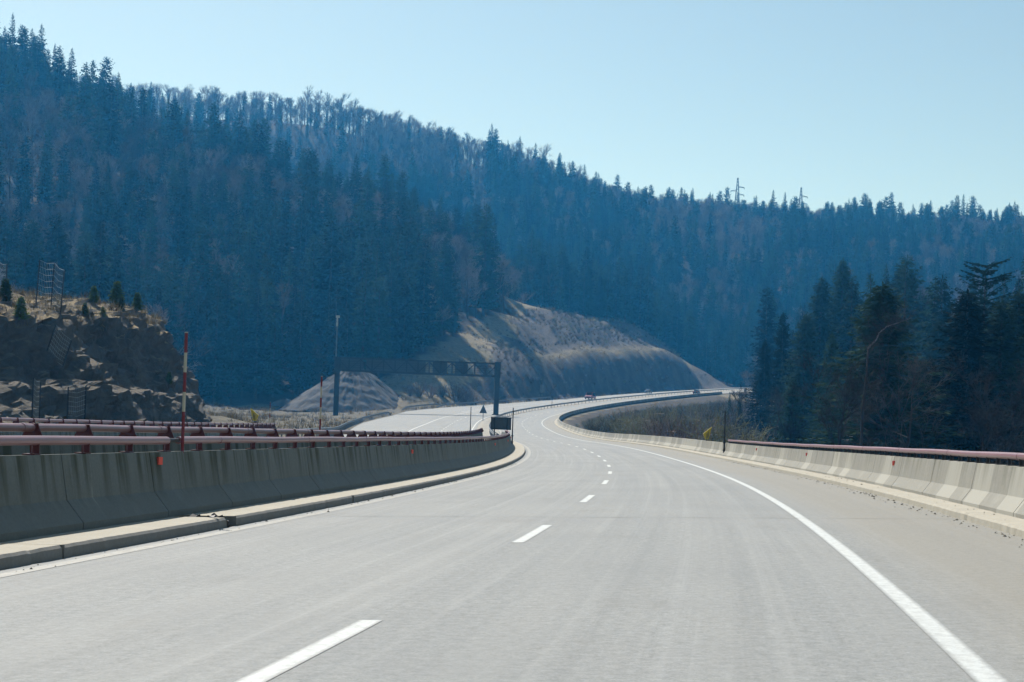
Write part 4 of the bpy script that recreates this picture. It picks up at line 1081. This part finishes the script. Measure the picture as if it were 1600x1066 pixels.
# visibility against the ground's own horizon
az = np.arange(-.42, .42, .004); ys = np.arange(300, 1420, 12.0)
AZ, YS = np.meshgrid(az, ys); EL = (zat((AZ*YS).ravel(), YS.ravel()).reshape(AZ.shape) - CAM_H)/YS; CM = np.maximum.accumulate(EL, 0)
ia = np.clip(((tx/ty + .42)/.004).astype(int), 0, len(az)-1); iy = np.clip(((ty - 300)/12 - 2).astype(int), 0, len(ys)-1)
vis = thin_ & (((tz + hgt - CAM_H)/ty) > np.where(ty > 330, CM[iy, ia], -9) + .002)
tx, ty, tz, hgt, is_bare, pxx, pyy, spn = [a[vis] for a in (tx, ty, tz, hgt, is_bare, pxx, pyy, spn)]

# the single trees in the valley on the right, by hand: (photo column, top row, distance, kind)
hand = []
def H_(px, ytop, Y, proto, name, label, cat, gz=None, wide=1.0, group=None, rz=None, lean=0.0):
    x, y, zt = W(px, ytop, Y); z = float(terrain([x], [y])[0]) - .3 if gz is None else gz
    Hh = zt - z; base = 25.0 if cat == 'conifer' else 18.0
    sc = Hh/base
    return plant(name, proto, (x, y, z), (sc*wide, sc*wide, sc), random.uniform(0, 6.28) if rz is None else rz, label, cat, group, lean=lean)
H_(1383, 442, 128, near_con[0], 'conifer_tree', 'big dark fir with bushy top, nearest behind the right barrier', 'conifer', wide=1.75)
H_(1512, 455, 132, near_con[1], 'conifer_tree', 'broad dark fir behind the right barrier, below the layered crown', 'conifer', wide=1.8)
H_(1565, 470, 138, near_con[2], 'conifer_tree', 'dark fir close to the right edge of the photo, behind the barrier', 'conifer', wide=1.4)
H_(1541, 408, 170, open_con, 'conifer_tree', 'old conifer with flat layered crown standing above the firs at right', 'conifer', wide=.66)
H_(1592, 455, 150, near_con[0], 'conifer_tree', 'conifer cut by the right edge of the photo', 'conifer', wide=1.3)
H_(1450, 560, 140, near_con[2], 'conifer_tree', 'low dark fir in the gap between the two big firs at right', 'conifer', wide=1.5)
H_(1318, 405, 330, near_con[1], 'conifer_tree', 'tall hazy blue spruce rising behind the clump at right', 'conifer', wide=1.3)
H_(1283, 432, 322, near_con[0], 'conifer_tree', 'hazy blue spruce left of the tallest one in the right clump', 'conifer', wide=1.2)
H_(1408, 418, 320, near_con[2], 'conifer_tree', 'hazy blue spruce seen right of the bushy topped fir', 'conifer', wide=1.3)
H_(1225, 488, 270, near_con[2], 'conifer_tree', 'slim dark spruce at the left end of the right clump', 'conifer', wide=.8)
H_(1196, 532, 275, near_con[1], 'conifer_tree', 'shorter dark spruce at the very left of the right clump', 'conifer', wide=1.2)
H_(1258, 490, 255, near_con[0], 'conifer_tree', 'dark spruce in the middle of the right clump', 'conifer', wide=1.3)
H_(1240, 590, 190, near_con[1], 'conifer_tree', 'low green fir in front of the right clump', 'conifer', wide=1.25)
H_(1300, 520, 215, near_con[1], 'conifer_tree', 'dark spruce between the right clump and the bushy topped fir', 'conifer')
H_(1465, 500, 240, near_con[0], 'conifer_tree', 'hazy spruce in the gap between the two big firs at right', 'conifer')
H_(1141, 612, 330, mid_con[0], 'conifer_tree', 'small young spruce left of another at the end of the visible road', 'conifer')
H_(1143 + 12, 618, 300, mid_con[1], 'conifer_tree', 'small young spruce on the dry bank at the end of the visible road', 'conifer')
H_(920, 412, 640, near_con[1], 'conifer_tree', 'tall slim fir standing behind the top of the mound', 'conifer')
H_(938, 430, 645, near_con[0], 'conifer_tree', 'second fir behind the top of the mound, right of the slim tall one', 'conifer')
def bent_birch():
    P = [Vector(W(px, py, 112)) for px, py in [(1347, 780), (1349, 700), (1352, 640), (1355, 585), (1358, 545), (1366, 531), (1375, 522), (1385, 512), (1400, 505), (1424, 497)]]
    P[0].z = float(terrain([P[0].x], [P[0].y])[0]) - .4
    base = P[0].copy(); t_ = empty('birch_tree', base); tag(t_, 'pale leafless birch with a bent top, in front of the bushy topped fir', 'bare tree')
    rr = [.13, .11, .085, .07, .06, .055, .048, .038, .025, .01]
    for k in range(1, 9): P[k] += Vector((random.uniform(-.16, .16), random.uniform(-.3, .3), random.uniform(-.1, .1)))
    mb = MB(); mb.tube([p - base for p in P[:5]], rr[:5], 8); mb.build('trunk', M['bark'], t_, smooth=True)
    mb = MB(); mb.tube([p - base for p in P[4:]], rr[4:], 8); mb.build('bent_top', M['birch'], t_, smooth=True)
    r = random.Random(5); lf = Leafy()
    for k in range(300):
        q = r.uniform(1.0, 8.9); i = int(q); p = P[i].lerp(P[i+1], q - i) - base; d = (rv(r) + Vector((0, -.2, .35))).normalized(); L = r.uniform(.5, 3.0)
        for j in range(4):
            e = p + d*L/4; n_ = d.cross(rv(r)).normalized()*.013*(1 - j*.18); lf.quad(p - n_, p + n_, e + n_*.8, e - n_*.8); p = e; d = (d + rv(r)*.35).normalized()
            f = p + (d + rv(r)*.9).normalized()*L*.22; lf.quad(p - n_*.6, p + n_*.6, f + n_*.3, f - n_*.3)
    o = bpy.data.objects.new('crown', lf.mesh('birch_twigs', M['neartwig'])); COL.objects.link(o); o.parent = t_
bent_birch()
for px, yt, Y, lab in [(1325, 560, 118, 'leafless brown tree left of the pale birch, behind the right barrier'), 
                       (1425, 560, 120, 'leafless tree right of the pale birch'), 
                       (1545, 590, 112, 'leafless tree in front of the broad fir at right'), (1592, 560, 118, 'leafless tree at the right edge behind the barrier'),
                       (1245, 640, 160, 'low leafless tree arching over behind the right pipe rail'),
                       (1160, 600, 300, 'slender leafless tree on the dry bank past the road'), (1178, 585, 330, 'leafless tree right of the dry bank at the road end'),
                       (1432, 425, 360, 'tall leafless tree behind the hazy spruces at right'), (1215, 600, 210, 'leafless tree at the foot of the right clump')]:
    H_(px, yt, Y, near_bare[hash(lab) % 3 if False else len(lab) % 3], 'bare_tree', lab, 'bare tree', wide=1.25)

# forest: the 280 largest of each kind stand as trees of their own, the rest as one mass
size = hgt/ty
def zone(i):
    x, y, p = tx[i], ty[i], pxx[i]
    if x > 50 and y < 600: return 'in the valley behind the right barrier' if y < 420 else 'right of the far road'
    if y < 720 and p < 830:
        if p < 200: a = 'above the rocky cliff at left'
        elif p < 330: a = 'right of the rocky cliff'
        elif p < 460: a = 'above the dry field'
        elif p < 640: a = 'above the gravel heap'
        else: a = 'above the grassy slope'
        b = 'at the hill foot' if tz[i] < 28 else 'low on the hill' if tz[i] < 50 else 'halfway up the hill' if tz[i] < 85 else 'high on the hill'
        return b + ' ' + a
    return 'on the hazy far ridge' + (' above the mound' if p < 1100 else ' right of the mound')
order = np.argsort(-size); cnt = {True: 0, False: 0}; own = np.zeros(len(tx), bool)
for i in order:
    b = bool(is_bare[i]); lim = 275
    if cnt[b] >= lim: continue
    if not b and not (-40 < pxx[i] < 1640): continue
    cnt[b] += 1; own[i] = True
    z = zone(i); rz = random.uniform(0, 6.28)
    if b:
        sc = hgt[i]/18; tall = 'tall' if hgt[i] > 17 else 'shorter'
        lab = f'{tall} leafless grey brown tree {z}'
        plant('bare_tree', mid_bare[int(i) % 4], (tx[i], ty[i], tz[i] - .3), (sc*1.1, sc*1.1, sc), rz, lab, 'bare tree', lab.replace('tree', 'trees'))
    else:
        sc = hgt[i]/25; tall = 'tall' if hgt[i] > 25 else 'medium' if hgt[i] > 20 else 'small'
        lab = f'{tall} dark spruce {z}'
        plant('conifer_tree', mid_con[int(i) % 4], (tx[i], ty[i], tz[i] - .3), (sc*random.uniform(.9, 1.25), sc*random.uniform(.9, 1.25), sc), rz, lab, 'conifer', lab.replace('spruce', 'spruces'))

def joined(proto, name):
    a, b = proto; bm = bmesh.new(); bm.from_mesh(a); n = len(bm.faces); bm.from_mesh(b); bm.faces.ensure_lookup_table()
    for k, f in enumerate(bm.faces): f.material_index = 0 if k < n else 1
    me = bpy.data.meshes.new(name); bm.to_mesh(me); bm.free(); me.materials.append(a.materials[0]); me.materials.append(b.materials[0]); return me
def scatter(name, meshes, P, scl, rot, idx, kind='stuff'):
    """one object that places copies of a few meshes on points (only for what nobody could count)"""
    coll = bpy.data.collections.new(name + '_sources')
    for k, me in enumerate(meshes):
        o = bpy.data.objects.new(f'{name}_{k:02d}', me); coll.objects.link(o)
    me = bpy.data.meshes.new(name); me.vertices.add(len(P)); me.vertices.foreach_set('co', np.asarray(P, np.float32).ravel())
    for nm, ty_, dat, key in (('scl', 'FLOAT_VECTOR', np.asarray(scl, np.float32), 'vector'), ('rot', 'FLOAT', np.asarray(rot, np.float32), 'value'), ('idx', 'INT', np.asarray(idx, np.int32), 'value')):
        a = me.attributes.new(nm, ty_, 'POINT'); a.data.foreach_set(key, dat.ravel())
    me.update()
    o = bpy.data.objects.new(name, me); COL.objects.link(o); tag(o, kind=kind)
    ng = bpy.data.node_groups.new(name, 'GeometryNodeTree')
    ng.interface.new_socket('Geometry', in_out='INPUT', socket_type='NodeSocketGeometry'); ng.interface.new_socket('Geometry', in_out='OUTPUT', socket_type='NodeSocketGeometry')
    gi = ng.nodes.new('NodeGroupInput'); go = ng.nodes.new('NodeGroupOutput')
    ip = ng.nodes.new('GeometryNodeInstanceOnPoints'); ci = ng.nodes.new('GeometryNodeCollectionInfo')
    ci.inputs['Collection'].default_value = coll; ci.inputs['Separate Children'].default_value = True; ci.inputs['Reset Children'].default_value = True
    def na(nm, dt):
        a = ng.nodes.new('GeometryNodeInputNamedAttribute'); a.data_type = dt; a.inputs[0].default_value = nm; return a.outputs[0]
    cx = ng.nodes.new('ShaderNodeCombineXYZ'); ng.links.new(na('rot', 'FLOAT'), cx.inputs[2])
    L = ng.links.new
    L(gi.outputs[0], ip.inputs['Points']); L(ci.outputs[0], ip.inputs['Instance']); ip.inputs['Pick Instance'].default_value = True
    L(na('idx', 'INT'), ip.inputs['Instance Index']); L(cx.outputs[0], ip.inputs['Rotation']); L(na('scl', 'FLOAT_VECTOR'), ip.inputs['Scale']); L(ip.outputs[0], go.inputs[0])
    md = o.modifiers.new('scatter', 'NODES'); md.node_group = ng
    return o
rest = ~own
for b, protos, nm, H0, lab, cat in ((False, mid_con, 'distant_conifer_forest', 25.0, 'mass of distant dark spruces covering the hillsides', 'forest'), (True, mid_bare, 'distant_bare_forest', 18.0, 'mass of distant leafless trees covering the hillsides', 'forest')):
    m_ = rest & (is_bare == b); k = int(m_.sum())
    sc = hgt[m_]/H0; wd = sc*g.uniform(.9, 1.25, k)
    o = scatter(nm, [joined(p_, nm) for p_ in protos], np.stack([tx[m_], ty[m_], tz[m_] - .3], -1), np.stack([wd, wd, sc], -1), g.uniform(0, 6.28, k), g.integers(0, 4, k))
    tag(o, lab, cat)
print('trees', len(tx), 'own', own.sum(), cnt)

# shrubs inside the bend (each its own), below the near barrier
k = 0; gs = np.random.default_rng(5)
xs, ys2 = jitter(12, 100, 130, 480, 4.9, 8); sh_s, sh_w = road_coords(xs, ys2); sz = zat(xs, ys2)
shp = pix(np.stack([xs, ys2, sz + 2], -1))
sel = np.where((sh_w > 9.5) & (shp[0] > 885) & (shp[0] < 1175) & (sz > -12))[0]
sel = sel[np.argsort(ys2[sel])]
for i in sel[:340]:
    lim = float(np.interp(shp[0][i], [885, 900, 925, 1000, 1107, 1180], [668, 660, 650, 637, 625, 618])); zl = W(shp[0][i], lim, ys2[i])[2]
    sc = min(gs.uniform(1.0, 2.1), (zl - sz[i])*gs.uniform(.8, 1.02)/3.15)
    if sc < .14: continue
    half = 'near' if ys2[i] < 240 else 'middle' if ys2[i] < 330 else 'far'
    kd = int(gs.integers(0, 3)); t = empty('shrub', (xs[i], ys2[i], sz[i] - .2), gs.uniform(0, 6.28)); t.scale = (sc*1.15, sc*1.15, sc)
    col = ('brown leafless', 'grey green', 'pale budding')[kd]
    lab = f'{col} shrub in the {half} part of the hollow inside the bend'
    tag(t, lab, 'shrub', f'{col} shrubs, {half} part of the hollow')
    o = bpy.data.objects.new('twigs', shrubs[kd]); COL.objects.link(o); o.parent = t
# shrubs at the foot of the grassy slope and along the field's edge
for px, py, Y, sc, lab in [(655, 622, 400, 1.3, 'leafless shrub right of the gravel heap, under the grassy slope'), (672, 618, 403, 1.4, 'second leafless shrub right of the gravel heap'), (690, 622, 405, 1.2, 'low shrub between the gravel heap and the gantry post'),
                           (712, 612, 408, 1.8, 'dark shrub in the hollow of the grassy slope, left of the gantry post'), (724, 604, 410, 1.9, 'large dark shrub just left of the gantry post'), (735, 600, 415, 1.5, 'dark shrub touching the gantry post at left'),
                           (640, 628, 398, 1.2, 'low shrub at the right foot of the gravel heap'), (938, 676, 214, .8, 'pale yellow shrub just behind the right barrier in the bend')]:
    x, y, z = W(px, py, Y); z = float(zat(np.array([x]), np.array([y]))[0]) - .2
    t = empty('shrub', (x, y, z), random.uniform(0, 6)); t.scale = (sc*1.3, sc*1.3, sc); tag(t, lab, 'shrub')
    o = bpy.data.objects.new('twigs', shrubs[2 if 'pale' in lab else 0]); COL.objects.link(o); o.parent = t
# young pines and bushes on the cliff top
for px, py, sc, lab in [(182, 472, 1.5, 'largest young pine on the cliff top'), (215, 474, 1.1, 'young pine at the right end of the cliff top'), (197, 480, .8, 'small young pine between two others on the cliff top'), (150, 466, 1.0, 'young pine left of the largest one on the cliff top'),
                        (5, 462, 1.2, 'dark young pine at the left edge on the cliff top'), (33, 488, 1.1, 'dark young pine on the cliff edge below the rockfall fence'), (163, 486, .6, 'low bushy pine on the cliff edge'), (132, 486, .7, 'tiny pine on the cliff edge left of the low bushy one'),
                        (262, 590, .7, 'small green bush growing on the dark cliff face')]:
    v = cliff_at(px, py); plant('young_pine', pines[len(lab) % 2], v - Vector((0, 0, .1)), (sc*.6, sc*.6, sc*.46), random.uniform(0, 6), lab, 'pine')

# dry grass on the field, verges, slopes and cliff top; grit along the kerbs
def tuft(seed, n=16, h=.5):
    r = random.Random(seed); lf = Leafy()
    for i in range(n):
        p = Vector((r.uniform(-.25, .25), r.uniform(-.25, .25), 0)); d = (rv(r)*.55 + Vector((0, 0, 1))).normalized(); L = h*r.uniform(.5, 1.2); n_ = d.cross(rv(r)).normalized()*.02
        lf.tri(p - n_, p + n_, p + d*L)
    return lf.mesh('grass_tuft', M['dry'])
tufts = [tuft(1), tuft(2, 22, .7), tuft(3, 12, .4)]
ax_, ay_ = jitter(-90, 120, 150, 640, 2.0, 77)
cm = clearing(ax_, ay_); rs, rw = road_coords(ax_, ay_); el_ = np.array([OPP_EDGE(q) for q in rs])
cm &= (rw < el_ - .8)
ax_, ay_ = ax_[cm], ay_[cm]; az_ = zat(ax_, ay_)
den = fbm(ax_/9, ay_/9, 55) + gs.uniform(-.15, .15, len(ax_)) > .44; ax_, ay_, az_ = ax_[den], ay_[den], az_[den]
Pg = np.stack([ax_, ay_, az_ - .05], -1); sg_ = gs.uniform(.8, 1.9, len(Pg))
top = CL[:, 45:, :].reshape(-1, 3); top = top[gs.random(len(top)) < .28]; top = top[top[:, 2] > 6.0]
Pg = np.concatenate([Pg, top]); sg_ = np.concatenate([sg_, gs.uniform(.5, 1.1, len(top))])
o = scatter('dry_grass', tufts, Pg, np.stack([sg_]*3, -1), gs.uniform(0, 6.28, len(Pg)), gs.integers(0, 3, len(Pg))); tag(o, 'tufts of dry straw coloured grass on field, slopes and cliff top', 'grass')
mx_, my_ = jitter(-16, 110, 415, 690, 2.1, 91); ms_, mw_ = road_coords(mx_, my_)
ok = (mw_ < -25.5) & (mw_ > -60) & (ms_ > 405) & (ms_ < 715) & ~((mw_ > -38) & (mw_ < -30.5) & (ms_ > 478)) & (mx_ > -12 + (my_ - 424)/106*12) & (fbm(mx_/9, my_/9, 41) > .36)
ok &= ~((mw_ > -31) & (ms_ > 478) & (gs.random(len(mx_)) < .8))
mx_, my_ = mx_[ok], my_[ok]; q_ = gs.uniform(.18, .5, len(mx_))
tag(scatter('low_scrub', [shrubs[0], shrubs[1]], np.stack([mx_, my_, zat(mx_, my_) - .1], -1), np.stack([q_*1.3, q_*1.3, q_], -1), gs.uniform(0, 6.28, len(mx_)), gs.integers(0, 2, len(mx_))), 'low leafless scrub on the cut mound', 'scrub')
gr = MB(); gr.add([(-.5, -.4, 0), (.5, -.5, 0), (.4, .5, 0), (-.45, .45, 0), (.05, 0, .55)], [(0, 1, 4), (1, 2, 4), (2, 3, 4), (3, 0, 4)])
gm = mesh_of(gr, 'grit', M['stone'])
gp = []
for i in range(900):
    s = gs.uniform(12, 75); w = 5.68 - abs(gs.normal(0, .16)); gp.append(rd(s, w, .004))
for i in range(500):
    s = gs.uniform(12, 70); w = -4.03 + abs(gs.normal(0, .12)); gp.append(rd(s, w, .004))
for i in range(160):
    s = gs.uniform(12, 60); w = gs.uniform(5.75, 6.08); gp.append(rd(s, w, .115))
gp = np.array(gp); q = np.clip(gs.exponential(.011, len(gp)), .006, .045)
tag(scatter('grit', [gm], gp, np.stack([q]*3, -1), gs.uniform(0, 6, len(gp)), np.zeros(len(gp))), 'loose grit along the kerbs', 'grit')

# ------------------------------------------------------------------ the blue spring haze in the valley
def haze():
    zmin = float(GZ.min()) - 1.0; zmax = max(float(GZ.max()), 0) + 40
    mb = MB(); mb.box((50, 1040, (zmin + zmax)/2), (3120, 2340, zmax - zmin))
    m = bpy.data.materials.new('valley_haze'); m.use_nodes = True; n = m.node_tree.nodes
    for x in list(n):
        if x.type == 'BSDF_PRINCIPLED': n.remove(x)
    pv = n.new('ShaderNodeVolumePrincipled'); pv.inputs['Color'].default_value = (0.055, 0.44, 1.0, 1); pv.inputs['Density'].default_value = 0.00024
    pv.inputs['Absorption Color'].default_value = (1, 1, 1, 1); pv.inputs['Anisotropy'].default_value = 0.4
    m.node_tree.links.new(pv.outputs[0], n['Material Output'].inputs['Volume'])
    o = mb.build('haze', m); tag(o, kind='stuff'); o.display_type = 'WIRE'
haze()
